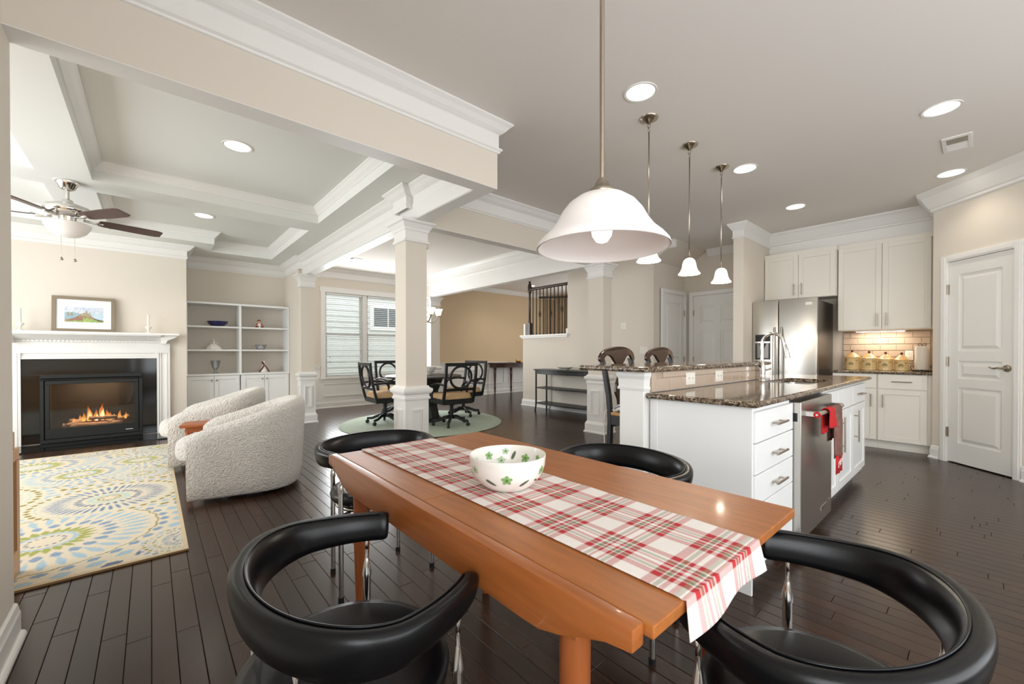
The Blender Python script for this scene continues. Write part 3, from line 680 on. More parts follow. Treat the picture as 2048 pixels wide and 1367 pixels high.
struct('wall_soffit', MB().box(6.9, 7.099, .357, 2.089, 2.53, ZC - .002), 'trim')
struct('wall_filler', MB().box(6.76, 7.098, .354, .383, 1.415, 2.5), 'cab')
fg = thing('refrigerator', 'stainless side-by-side refrigerator with an ice dispenser', 'refrigerator', (6.6, 1.76, 0), world=True)
obj('body', MB().box(6.29, 7.05, 1.355, 2.08, .03, 1.80), 'steel_dark', fg, bevel=.004)
for a, b_ in ((1.355, 1.768), (1.776, 2.082)): obj('door', MB().box(6.215, 6.285, a, b_, .06, 1.825), 'steel', fg, bevel=.008, seg=2, smooth=True, angle=30)
for yy in (1.735, 1.812):
    obj('door_handle', MB().tube(catmull([(6.212, yy, 1.46), (6.185, yy, 1.42), (6.165, yy, 1.25), (6.16, yy, 1.05), (6.165, yy, .85), (6.185, yy, .68), (6.212, yy, .64)], 5), .014, 12), 'steel', fg, smooth=True, angle=60)
d = obj('dispenser', MB().box(6.208, 6.218, 1.865, 2.045, 1.04, 1.375), 'dark_plastic', fg, bevel=.003)
obj('dispenser_panel', MB().box(6.203, 6.209, 1.875, 2.035, 1.29, 1.365), 'iron', fg)
obj('dispenser_ledge', MB().box(6.197, 6.212, 1.865, 2.045, 1.262, 1.282), 'steel', fg)
obj('dispenser_cavity', MB().box(6.2065, 6.2085, 1.885, 2.025, 1.06, 1.255), 'steel_dark', fg)
obj('dispenser_spout', MB().lathe([(.02, .0), (.035, .05), (.035, .06), (.002, .06)], 12, (6.195, 1.955, 1.195)), 'rubber', fg)
obj('badge', MB().box(6.211, 6.216, 1.405, 1.475, 1.735, 1.77), 'plate', fg, bevel=.001)
# backsplash
bs_ = sempty('wall_backsplash', (7.098, .8, .92))
struct('grout', MB().box(7.0905, 7.0975, .362, 1.25, .918, 1.415), 'grout', bs_)
half = MB().box(.0015, .0728, -.007, 0, .0015, .0735).mesh('tile', .0012); half.materials.append(MAT['tile'])
for r_ in range(6):
    z = .919 + r_ * .0815; off = 0 if r_ % 2 == 0 else .0755
    y = 1.248
    if r_ % 2: tile(half, 7.0905, y, z, bs_, RX); y -= .0755
    while y - .15 > .36: tile(tm1, 7.0905, y, z, bs_, RX); y -= .1515
    if y - .075 > .36: tile(half, 7.0905, y, z, bs_, RX)
# canisters
CAN = [(1.112, .083, .158), (.945, .078, .146), (.79, .073, .136), (.645, .068, .128)]
for i, (y, r, h) in enumerate(CAN):
    c = thing('canister', ['largest', 'second largest', 'third largest', 'smallest'][i] + ' yellow ceramic canister with a painted olive sprig and domed lid', 'canister', (6.84, y, CZ), group='ceramic canisters on the wall worktop', world=False)
    obj('jar', MB().lathe([(r * .9, 0), (r * .96, .004), (r * .97, .012), (r * .93, .018), (r * .955, .03), (r * .955, h - .01), (r, h), (r * .9, h)], 28), 'canister', c, smooth=True, angle=35)
    ld = obj('lid', MB().lathe([(r * 1.03, h), (r * 1.04, h + .006), (r * .9, h + .012), (r * .55, h + .045), (r * .18, h + .062), (r * .16, h + .066), (.002, h + .066)], 28), 'canister_lid', c, smooth=True, angle=35)
    obj('knob', MB().lathe([(.006, 0), (.016, .010), (.013, .022), (.004, .034), (.001, .034)], 12, (0, 0, h + .065)), 'brown_paint', ld, smooth=True)
    sp_ = MB()
    for kx, kz, an in ((-.012, 0, .7), (.012, 0, -.7), (-.02, .012, .9), (.02, .012, -.9), (0, .014, 0), (-.008, .022, .4), (.008, .022, -.4)):
        m0 = len(sp_.v); a_ = kx / r; px_, py_ = -math.cos(a_) * r * .962, -math.sin(a_) * r * .962
        sp_.lathe([(.0005, -.011), (.0048, -.003), (.0048, .003), (.0005, .011)], 6); sp_.xform(Matrix.Translation((px_, py_, h * .42 + kz)) @ Matrix.Rotation(an, 4, 'X') @ Matrix.Diagonal((.25, 1, 1, 1)), m0)
    obj('painted_sprig', sp_, 'sage_paint', c)
    for s in (-1, 1):
        a_ = s * .75; obj('painted_swag', MB().tube([(-math.cos(a_ + q * .35) * r * .958, -math.sin(a_ + q * .35) * r * .958, h * .82 - (.25 - q * q) * .07) for q in (-.5, -.25, 0, .25, .5)], .0025, 5), 'brown_paint', c)
pt = thing('paper_towel_holder', 'black wire stand holding a paper towel roll beside the canisters', 'paper towel', (6.86, .47, CZ))
obj('roll', MB().lathe([(.018, .02), (.062, .02), (.064, .03), (.064, .285), (.062, .295), (.018, .295)], 28), 'paper', pt, smooth=True, angle=40)
obj('wire_stand', MB().tube([(0, 0, .004), (0, 0, .31)], .004, 8).lathe([(.002, 0), (.085, 0), (.085, .008), (.002, .010)], 24), 'black_metal', pt)
for s in (-1, 1):
    obj('scroll', MB().tube(catmull([(0, 0, .305), (0, s * .018, .328), (0, s * .034, .318), (0, s * .026, .302), (0, s * .014, .308)], 5), .003, 6), 'black_metal', pt)
    obj('side_scroll', MB().tube(catmull([(0, s * .085, .008), (0, s * .098, .04), (0, s * .085, .07), (0, s * .072, .055), (0, s * .08, .04)], 5), .0035, 6), 'black_metal', pt)
outlet('wall_outlet', 'outlet plate on the backsplash behind the smallest canister', T(7.083, .60, 1.10, RX), .075, .118)
uc = thing('under_cabinet_light', 'slim lit strip light under the tall wall cabinet', 'light', (6.95, .88, 1.40), world=True)
obj('housing', MB().box(6.93, 6.99, .62, 1.10, 1.403, 1.415), 'trim', uc); obj('tube', MB().box(6.94, 6.98, .63, 1.09, 1.399, 1.403), 'can_lit', uc)
area('under_cabinet_glow', (6.96, .86, 1.396), (0, 0, 0), .05, .42, 2.6, (1, .88, .70))

# ------------------------------------------------------------------ doors
def door_leaf(w, h, panels, t=.035):
    """slab with sunk fields: returns leaf mesh builder and list of raised field builders (local front -y)"""
    xs = sorted({0, w} | {p[0] for p in panels} | {p[1] for p in panels}); zs = sorted({0, h} | {p[2] for p in panels} | {p[3] for p in panels})
    m = MB(); rec = .013
    for i in range(len(xs) - 1):
        for j in range(len(zs) - 1):
            cx, cz = (xs[i] + xs[i + 1]) / 2, (zs[j] + zs[j + 1]) / 2
            hole = any(p[0] < cx < p[1] and p[2] < cz < p[3] for p in panels)
            m.box(xs[i], xs[i + 1], -t + (rec if hole else 0), 0, zs[j], zs[j + 1])
    fields = []
    for x0, x1, z0, z1 in panels:
        g = .030; a = .022
        fields.append(MB().ring_sections([[(x0 + a, -t + rec, z0 + a), (x1 - a, -t + rec, z0 + a), (x1 - a, -t + rec, z1 - a), (x0 + a, -t + rec, z1 - a)],
                                          [(x0 + a + g, -t + .001, z0 + a + g), (x1 - a - g, -t + .001, z0 + a + g), (x1 - a - g, -t + .001, z1 - a - g), (x0 + a + g, -t + .001, z1 - a - g)]]))
    return m, fields
def door(n, M, w, h, panels, hinge_x, lever=None, casing=.06, hinges=(.22, 1.0, 1.8), gap=.012):
    d = sempty('door_%d' % n, M.translation); 
    m, fl = door_leaf(w, h, panels); Mz = M @ Matrix.Translation((0, 0, gap))
    obj('leaf', m.xform(Mz), 'door', d)
    for q in fl: obj('panel', q.xform(Mz), 'door', d)
    c = MB(); cp = [(0, 0), (.0, -.020), (.012, -.022), (.03, -.016), (casing, -.012), (casing, 0)]
    for x0, x1, z0, z1 in ((-casing - .008, -.008, 0, h + .02 + casing), (w + .008, w + .008 + casing, 0, h + .02 + casing), (-.008, w + .008, h + .02, h + .02 + casing)):
        c.box(x0, x1, -.056, -.036, z0, z1); c.box(x0 + .012, x1 - .012, -.062, -.056, z0 + (.012 if z0 > 1 else 0), z1 - .012)
    c.box(-.008, -.003, -.05, .0, 0, h + .02).box(w + .003, w + .008, -.05, 0, 0, h + .02).box(-.008, w + .008, -.05, 0, h + .015, h + .02)
    obj('casing', c.xform(M), 'trim', d)
    for hz in hinges:
        obj('hinge', MB().box(hinge_x - .010, hinge_x + .012, -.042, -.034, hz - .05, hz + .05).tube([(hinge_x, -.046, hz - .05), (hinge_x, -.046, hz + .05)], .007, 8).xform(Mz), 'nickel', d)
    if lever:
        lx, lz, s = lever
        ro = MB().lathe([(.002, 0), (.034, 0), (.030, .010), (.012, .014), (.011, .045), (.002, .045)], 20); ro.xform(Matrix.Translation((lx, -.035, lz)) @ Matrix.Rotation(PI / 2, 4, 'X'))
        L_ = obj('rosette', ro.xform(Mz), 'nickel', d, smooth=True, angle=40)
        obj('lever', MB().tube(catmull([(lx, -.078, lz), (lx + s * .04, -.082, lz + .004), (lx + s * .08, -.08, lz - .004), (lx + s * .115, -.076, lz + .01)], 5), [.010] * 5 + [.008] * 5 + [.006] * 6, 10).xform(Mz), 'nickel', d, smooth=True, angle=60)
    return d
# pantry door on the diagonal: left edge at DS0; local x runs along pd, front faces away from pn
ang = math.atan2(pd.y, pd.x); p0 = A0 + pd * (DS0 + .008) + pn * .04
pw = DS1 - DS0 - .016
door(1, T(p0.x, p0.y, 0, ang), pw, 2.06, [(.10, pw - .10, 1.14, 1.92), (.10, pw - .10, .86, 1.04), (.10, pw - .10, .20, .77)], -.004, (pw - .055, .98, -1), hinges=(.30, 1.03, 1.78))
w1 = 7.01 - 6.29
door(2, T(6.29, 3.478, 0), w1, 2.10, [(.12, w1 - .12, 1.0, 1.96), (.12, w1 - .12, .2, .85)], w1 + .004, None)
door(3, T(7.108, 3.30, 0, RX), .80, 2.09, [(.12, .37, 1.62, 1.92), (.45, .70, 1.62, 1.92), (.12, .37, .86, 1.50), (.45, .70, .86, 1.50), (.12, .37, .2, .74), (.45, .70, .2, .74)], -.004, None)
outlet('light_switch', 'square wall dimmer on the stair wall above the bar stools', T(6.048, 4.02, 1.58, RX), .11, .11, 'switch')
outlet('light_switch', 'wide double switch plate low on the stair wall between the stools', T(6.048, 3.64, 1.17, RX), .14, .116, 'switch')
outlet('wall_outlet', 'white outlet on the stair wall behind the black console', T(6.048, 4.72, .40, RX))
# ------------------------------------------------------------------ fireplace
FC = -0.56                                 # fireplace centre line
def sym(x0, x1): return [(x0, x1), (2 * FC - x1, 2 * FC - x0)]
mt = thing('fireplace_mantel', 'white dentilled fireplace mantel and surround', 'mantel', (FC, 7.6, 0), world=True)
obj('shelf', MB().box(2 * FC - .295, .295, 7.385, 7.599, 1.368, 1.397), 'trim', mt, bevel=.004)
cv = [(0, 0), (.205, 0), (.205, -.008), (.19, -.018), (.165, -.028), (.12, -.05), (.075, -.072), (.055, -.076), (.055, -.10), (.03, -.10), (.03, -.115), (0, -.115)]
obj('cornice', MB().sweep([(.10, 7.599), (2 * FC - .10, 7.599)], [(u, v) for u, v in cv], 1.368), 'trim', mt)
for s in (0, 1):
    cr = MB(); x = .10 if s == 0 else 2 * FC - .10; sg = 1 if s == 0 else -1
    cr.prism([(x, 1.368), (x + sg * .19, 1.368), (x + sg * .15, 1.338), (x + sg * .07, 1.30), (x + sg * .05, 1.255), (x, 1.255)], 7.41 + .03, 7.599, 'y')
    obj('cornice_return', cr, 'trim', mt)
den = MB()
for i in range(40): x = 2 * FC - .145 + i * .0359; den.box(x, x + .02, 7.535, 7.556, 1.272, 1.292)
o = obj('dentil_course', den, 'trim', mt); o['kind'] = 'stuff'
obj('frieze', MB().box(2 * FC - .196, .196, 7.565, 7.599, 1.165, 1.262).box(2 * FC - .196, .196, 7.555, 7.599, 1.150, 1.168).box(2 * FC - .18, .18, 7.55, 7.599, 1.128, 1.150), 'trim', mt)
for x0, x1 in sym(.056, .196):
    m = MB().box(x0, x1, 7.572, 7.599, 0, 1.15)
    for a, b_, y in ((.0, .022, 7.556), (.03, .045, 7.562), (.095, .11, 7.562), (.118, .14, 7.552)): m.box(x0 + a, x0 + b_, y, 7.58, 0, 1.15)
    obj('leg', m, 'trim', mt)
obj('lintel', MB().box(2 * FC - .056, .056, 7.572, 7.599, 1.056, 1.15).box(2 * FC - .056, .056, 7.56, 7.58, 1.056, 1.078).box(2 * FC - .056, .056, 7.562, 7.58, 1.085, 1.10), 'trim', mt)
gs = thing('granite_surround', 'polished black granite slabs around the firebox', 'fireplace surround', (FC, 7.6, 0), world=True)
obj('top_slab', MB().box(2 * FC - .056, .056, 7.582, 7.599, .862, 1.056), 'granite_black', gs)
for x0, x1 in sym(-.093, .056): obj('side_slab', MB().box(x0, x1, 7.582, 7.599, .02, .860), 'granite_black', gs)
hs_ = tag(obj('hearth_slab', MB().box(2 * FC - .17, .17, 7.06, 7.551, 0, .014), 'granite_black'), 'flat polished black granite hearth slab on the floor', 'hearth')
fb = thing('gas_fireplace', 'black metal gas fireplace insert with burning logs behind glass', 'fireplace', (FC, 7.6, .015), world=True)
a, b_ = -1.027, -.093
fm = MB()
for q in ((a, b_, .015, .06), (a, b_, .79, .86), (a, a + .035, .06, .79), (b_ - .035, b_, .06, .79)): fm.box(q[0], q[1], 7.552, 7.60, q[2], q[3])
obj('outer_frame', fm, 'iron', fb, bevel=.004)
obj('hood', MB().prism([(7.60, .80), (7.60, .855), (7.545, .848), (7.53, .82), (7.55, .80)], a + .01, b_ - .01, 'x'), 'iron', fb)
fm = MB(); a2, b2 = a + .04, b_ - .04
for q in ((a2, b2, .065, .19), (a2, b2, .74, .785), (a2, a2 + .04, .19, .74), (b2 - .04, b2, .19, .74)): fm.box(q[0], q[1], 7.56, 7.585, q[2], q[3])
obj('glass_frame', fm, 'iron', fb, bevel=.003)
obj('maker_plate', MB().box(b2 - .13, b2 - .06, 7.558, 7.561, .105, .113), 'plate', fb)
obj('glass', MB().box(a2 + .04, b2 - .04, 7.574, 7.577, .19, .74), 'fire_glass', fb)
fm = MB()
for q in ((a2, b2, 8.03, 8.045, .10, .80), (a2, a2 + .01, 7.59, 8.03, .10, .80), (b2 - .01, b2, 7.59, 8.03, .10, .80), (a2, b2, 7.59, 8.03, .09, .14), (a2, b2, 7.59, 8.03, .79, .80)): fm.box(*q)
obj('firebox', fm, 'iron_dark', fb)
lr = random.Random(5)
def log_(p0, p1, r):
    p0, p1 = Vector(p0), Vector(p1); n = 9; pts = []; rr = []
    for i in range(n): t_ = i / (n - 1); pts.append(p0.lerp(p1, t_) + Vector((lr.uniform(-.006, .006), lr.uniform(-.006, .006), lr.uniform(-.006, .006)))); rr.append(r * lr.uniform(.85, 1.12))
    return MB().tube(pts, rr, 10)
for p0, p1, r in (((-.86, 7.70, .185), (-.30, 7.69, .175), .042), ((-.80, 7.78, .235), (-.34, 7.80, .225), .038), ((-.83, 7.67, .205), (-.55, 7.86, .25), .028), ((-.44, 7.68, .20), (-.24, 7.82, .25), .03), ((-.62, 7.74, .27), (-.36, 7.72, .265), .024)):
    obj('log', log_(p0, p1, r), 'log', fb, smooth=True)
obj('ember_bed', MB().ring_sections([[(FC + .33 * math.cos(q) * s_, 7.74 + .10 * math.sin(q) * s_, .14 + z_) for q in [2 * PI * i / 24 for i in range(24)]] for s_, z_ in ((1, 0), (.8, .03), (.4, .045))]), 'ember', fb, smooth=True)
def flame(x, y, z, h, w, seed):
    r_ = random.Random(seed); secs = []
    for i in range(9):
        t_ = i / 8; wd = w * (math.sin(PI * min(1, t_ * .75 + .18)) ** 1.1) * (1 - t_) ** .55 + .0008; ox = math.sin(t_ * 5 + seed) * w * .35 * t_
        secs.append([(x + ox + wd * math.cos(q), y + wd * .5 * math.sin(q), z + h * t_) for q in [2 * PI * k_ / 10 for k_ in range(10)]])
    return MB().ring_sections(secs)
for i, (x, h, w_, mm) in enumerate(((-.62, .20, .034, 'flame'), (-.615, .15, .022, 'flame_core'), (-.50, .22, .036, 'flame'), (-.495, .16, .024, 'flame_core'), (-.56, .15, .026, 'flame'), (-.67, .12, .024, 'flame'), (-.45, .14, .026, 'flame'), (-.70, .09, .022, 'flame'), (-.42, .10, .022, 'flame'), (-.33, .12, .02, 'flame'), (-.27, .09, .016, 'flame'), (-.55, .10, .02, 'flame_core'), (-.76, .06, .016, 'flame'), (-.38, .07, .016, 'flame_core'))):
    obj('flame', flame(x, 7.75 + .02 * math.sin(i), .235, h, w_, i), mm, fb, smooth=True)

fl = bpy.data.lights.new('fire_glow', 'AREA'); fl.shape = 'RECTANGLE'; fl.size = .5; fl.size_y = .12; fl.energy = 14; fl.color = (1, .62, .35); flo = bpy.data.objects.new('fire_glow', fl); COL.objects.link(flo); flo.location = (FC, 7.78, .785)
# framed print leaning on the mantel
PX0, PX1, PZ0, PZ1 = -.922, -.358, 1.397, 1.845
pic = thing('framed_picture', 'framed watercolour of a ruined castle by the sea on the mantel', 'picture', ((PX0 + PX1) / 2, 7.50, 1.397)); pic.rotation_euler = (-.11, 0, 0)
w_, h_ = PX1 - PX0, PZ1 - PZ0; fr = .038; m = MB()
for q in ((-w_ / 2, w_ / 2, 0, fr), (-w_ / 2, w_ / 2, h_ - fr, h_), (-w_ / 2, -w_ / 2 + fr, fr, h_ - fr), (w_ / 2 - fr, w_ / 2, fr, h_ - fr)): m.box(q[0], q[1], 0, .022, q[2], q[3])
obj('frame', m, 'picture_wood', pic, bevel=.002)
obj('mat_board', MB().box(-w_ / 2 + fr, w_ / 2 - fr, .012, .016, fr, h_ - fr), 'mat_board', pic)
nx, nz = 110, 60; pw_, ph_ = .345, .19; pz0 = .125; us = np.linspace(0, 1, nx); vs2 = np.linspace(0, 1, nz); U, Vv = np.meshgrid(us, vs2)
rs = np.random.RandomState(3)
def blur(a, k_):
    for ax in (0, 1):
        for _ in range(k_): a = (np.roll(a, 1, ax) + a + np.roll(a, -1, ax)) / 3
    return a
g1 = blur(rs.rand(nz, nx), 4); g1 = (g1 - g1.min()) / (g1.max() - g1.min()); g2 = blur(rs.rand(nz, nx), 1); g2 = (g2 - g2.min()) / (g2.max() - g2.min())
Cc = np.zeros((nz, nx, 3))
def put(mask, c0, c1, g): Cc[mask] = (linarr(c0)[None] * (1 - g[mask][:, None]) + linarr(c1)[None] * g[mask][:, None])
put(Vv >= 0, (176, 196, 222), (244, 240, 238), g1)
sea = (Vv < .63) & (U > .66); put(sea, (150, 188, 208), (226, 238, 244), g2)
sea2 = (Vv < .62) & (U < .35); put(sea2, (128, 160, 180), (176, 200, 208), g2)
hill = Vv < .16 + .42 * np.exp(-((U - .5) / .24) ** 2) + .02 * (g1 - .5); put(hill, (110, 112, 92), (196, 160, 116), g2)
slope = hill & (U > .66) & (Vv < .50 - (U - .66) * 1.3) & (Vv > .40 - (U - .66) * 1.5); put(slope, (70, 76, 80), (110, 110, 100), g2)
lawn = Vv < .04 + .24 * np.exp(-((U - .55) / .25) ** 2); put(lawn, (120, 164, 92), (190, 204, 120), g1)
heath = hill & (U < .45) & (U > .12) & (Vv > .1) & (Vv < .4); put(heath, (96, 86, 92), (190, 140, 110), g2)
castle = (U > .35) & (U < .67) & (Vv > .42) & (Vv < .58 + .13 * (np.sin(U * 60) > .1) * (np.sin(U * 23 + 1) > -.3) + .06 * np.sin(U * 15)); put(castle, (120, 110, 92), (206, 192, 160), g2)
tower = ((abs(U - .09) < .03) | (abs(U - .18) < .035)) & (Vv > .42) & (Vv < .66); put(tower, (120, 118, 104), (190, 188, 168), g2)
me = bpy.data.meshes.new('print'); vv = [(-pw_ / 2 + pw_ * u, .0115, pz0 + ph_ * v) for v in vs2 for u in us]
ff = [(j * nx + i, j * nx + i + 1, (j + 1) * nx + i + 1, (j + 1) * nx + i) for j in range(nz - 1) for i in range(nx - 1)]
me.from_pydata(vv, [], ff); o = color_mesh('print', me, np.concatenate([Cc.reshape(-1, 3), np.ones((nx * nz, 1))], 1), 'print', pic)
def candle(label, x, hh):
    c = thing('candlestick', label, 'candlestick', (x, 7.47, 1.397))
    obj('holder', MB().lathe([(.002, 0), (.036, 0), (.036, .006), (.016, .014), (.010, .03), (.013, .045), (.026, .062), (.036, .082), (.033, .088), (.002, .088)], 20), 'porcelain', c, smooth=True, angle=50)
    obj('candle', MB().lathe([(.002, .084), (.0125, .084), (.0115, .084 + hh), (.004, .09 + hh), (.001, .09 + hh)], 14), 'wax', c, smooth=True, angle=50)
candle('white candlestick with a taller candle at the far end of the mantel from the bookcase', -1.164, .175)
candle('white candlestick with a candle at the bookcase end of the mantel', -.03, .165)

# ------------------------------------------------------------------ built-in bookcase
BX0, BX1, BY = .39, 1.795, 7.90
for lab, x0, x1, sp_ in (('white base cabinet with two doors next to the fireplace wall', BX0, 1.078, .735), ('white base cabinet with two doors next to the panelled pilaster', 1.086, BX1, 1.42)):
    t = thing('base_cabinet', lab, 'cabinet', ((x0 + x1) / 2, 8.1, 0), group=None, world=True)
    obj('body', MB().box(x0 + .003, x1, BY + .02, 8.345, 0, .77), 'cab_white', t)
    for a, b_, s in ((x0 + .012, sp_ - .003, 1), (sp_ + .003, x1 - .010, -1)):
        d = door_part(t, T(0, BY + .02, 0), a, .10, b_ - a, .665, None, 'cab_white')
        kx = (b_ - .03) if s > 0 else (a + .03); m = MB().lathe([(.002, 0), (.006, 0), (.006, .010), (.014, .016), (.012, .026), (.002, .028)], 14); m.xform(Matrix.Translation((kx, BY, .70)) @ Matrix.Rotation(PI / 2, 4, 'X'))
        L_ = Vector(t['_w']); m.v = [tuple(Vector(p) - L_) for p in m.v]; km = m.mesh('knob', smooth=True); km.materials.append(MAT['nickel']); ko = bpy.data.objects.new('knob', km); COL.objects.link(ko); ko.parent = d
bc = thing('bookcase', 'white built-in bookcase with six open bays above the base cabinets', 'bookcase', (1.09, 8.1, .772), world=True)
obj('counter_shelf', MB().box(BX0, BX1, BY - .01, 8.345, .772, .80), 'cab_white', bc, bevel=.002)
for z in (1.168, 1.535): 
    for x0, x1 in ((BX0 + .02, 1.068), (1.098, BX1 - .02)): obj('shelf', MB().box(x0, x1, BY + .01, 8.335, z - .012, z + .012), 'cab_white', bc, bevel=.001)
obj('top_shelf', MB().box(BX0, BX1 + .0, BY - .012, 8.345, 1.885, 1.915), 'cab_white', bc, bevel=.002)
for x0, x1 in ((BX0, BX0 + .02), (1.068, 1.098), (BX1 - .02, BX1)): obj('upright', MB().box(x0, x1, BY, 8.335, .80, 1.885), 'cab_white', bc)
obj('back_panel', MB().box(BX0, BX1, 8.335, 8.348, .80, 1.885), 'wall', bc)
SZ1, SZ2, SZ3 = .80, 1.18, 1.547
tag(obj('serving_bowl', MB().lathe([(.002, 0), (.07, 0), (.10, .02), (.135, .065), (.14, .085), (.132, .083), (.095, .028), (.002, .012)], 32, (.80, 8.08, SZ3)), 'porcelain_blue', smooth=True, angle=60), 'deep blue ceramic bowl on the top open shelf', 'bowl')
d = thing('doll_figurine', 'small seated doll figurine in red and white on the top shelf', 'figurine', (1.375, 8.08, SZ3))
obj('body', MB().lathe([(.002, 0), (.042, .0), (.046, .02), (.036, .055), (.02, .08), (.002, .085)], 16), 'porcelain', d, smooth=True)
obj('head', MB().lathe([(.002, .078), (.02, .085), (.027, .105), (.02, .125), (.002, .132)], 14), 'skin_paint', d, smooth=True)
obj('hair', MB().lathe([(.028, .108), (.029, .120), (.02, .136), (.002, .142)], 12, (0, .005, 0)), 'brown_paint', d, smooth=True)
for s in (-1, 1):
    obj('leg', MB().tube([(s * .02, -.03, .02), (s * .055, -.05, .016)], [.016, .013], 8), 'brown_paint', d, smooth=True); obj('arm', MB().tube([(s * .025, -.01, .07), (s * .045, -.025, .045)], .009, 8), 'red_cloth', d, smooth=True)
d = thing('lace_figurine', 'white porcelain lace lady figurine on the middle shelf', 'figurine', (.75, 8.08, SZ2))
sk = [[((r_ + .006 * math.sin(9 * q + z_ * 50)) * math.cos(q), (r_ + .006 * math.sin(9 * q + z_ * 50)) * .8 * math.sin(q), z_) for q in [2 * PI * i / 54 for i in range(54)]] for r_, z_ in ((.11, 0), (.10, .02), (.082, .045), (.06, .07), (.03, .092), (.016, .10))]
obj('skirt', MB().ring_sections(sk), 'porcelain', d, smooth=True)
obj('torso', MB().lathe([(.012, .098), (.018, .115), (.014, .13), (.006, .134), (.006, .14), (.012, .146), (.014, .156), (.010, .166), (.001, .168)], 14), 'porcelain', d, smooth=True)
for s in (-1, 1): obj('arm', MB().tube([(s * .016, 0, .125), (s * .04, -.01, .112), (s * .05, -.015, .09)], .005, 6), 'porcelain', d, smooth=True)
tag(obj('glass_bowl', MB().lathe([(.002, 0), (.05, 0), (.065, .012), (.083, .07), (.085, .085), (.079, .083), (.06, .018), (.002, .008)], 28, (1.40, 8.08, SZ2)), 'glassware', smooth=True, angle=60), 'clear cut glass bowl on the middle shelf', 'bowl')
tag(obj('glass_vase', MB().lathe([(.002, 0), (.04, 0), (.042, .008), (.012, .02), (.016, .05), (.045, .10), (.06, .17), (.066, .205), (.062, .203), (.04, .105), (.012, .055), (.002, .05)], 28, (.77, 8.08, SZ1)), 'glassware', smooth=True, angle=60), 'clear cut glass footed vase on the cabinet top', 'vase')
d = thing('angel_figurine', 'white angel figurine with a long maroon ribbon on the cabinet top', 'figurine', (1.445, 8.08, SZ1))
obj('gown', MB().lathe([(.002, 0), (.06, 0), (.056, .03), (.036, .09), (.02, .13), (.012, .145), (.002, .148)], 20), 'porcelain', d, smooth=True)
obj('head', MB().lathe([(.002, .145), (.016, .152), (.02, .17), (.014, .186), (.002, .19)], 14), 'porcelain', d, smooth=True)
obj('ribbon', MB().tube(catmull([(-.075, -.02, .004), (-.04, -.05, .06), (0, -.036, .115), (.04, -.05, .06), (.075, -.02, .004)], 6), .009, 6).tube(catmull([(0, -.03, .115), (-.03, -.02, .155), (-.025, -.01, .175), (0, -.03, .125)], 5), .007, 6), 'maroon', d, smooth=True)

# ------------------------------------------------------------------ living room rug (woven medallions held in a colour attribute)
RX0, RX1, RY0, RY1 = -2.35, 0.157, 3.012, 6.62; step = .0085
nx = int((RX1 - RX0) / step); ny = int((RY1 - RY0) / step); gx = np.linspace(RX0, RX1, nx); gy = np.linspace(RY0, RY1, ny); GX, GY = np.meshgrid(gx, gy)
cream = linarr((226, 214, 190)); blue = linarr((136, 160, 184)); lblue = linarr((170, 194, 206)); green = linarr((164, 168, 88)); aqua = linarr((180, 206, 196)); navy = linarr((104, 120, 148)); olive = linarr((146, 134, 66))
RC = np.tile(cream, (ny, nx, 1)) * (1 - .04 * np.random.RandomState(2).rand(ny, nx, 1))
MED = [(-.48, 3.68, .60, 0), (-.25, 4.46, .54, 1), (-.09, 5.82, .44, 2), (-.87, 6.10, .60, 2), (-.50, 5.50, .46, 0), (-.07, 5.16, .22, 2), (-1.15, 4.85, .62, 1), (-1.45, 3.6, .66, 0), (-1.6, 5.9, .60, 1), (-2.2, 4.5, .66, 2), (.14, 6.45, .34, 0), (.16, 3.22, .20, 1), (-2.1, 3.2, .5, 1), (-2.2, 6.4, .5, 0), (-.55, 6.5, .3, 1)]
owner = np.full((ny, nx), -1); bestd = np.full((ny, nx), 9.0)
for i, (mx_, my_, mr_, _) in enumerate(MED):
    d_ = np.hypot(GX - mx_, GY - my_) / mr_; upd = d_ < bestd; bestd[upd] = d_[upd]; owner[upd] = i
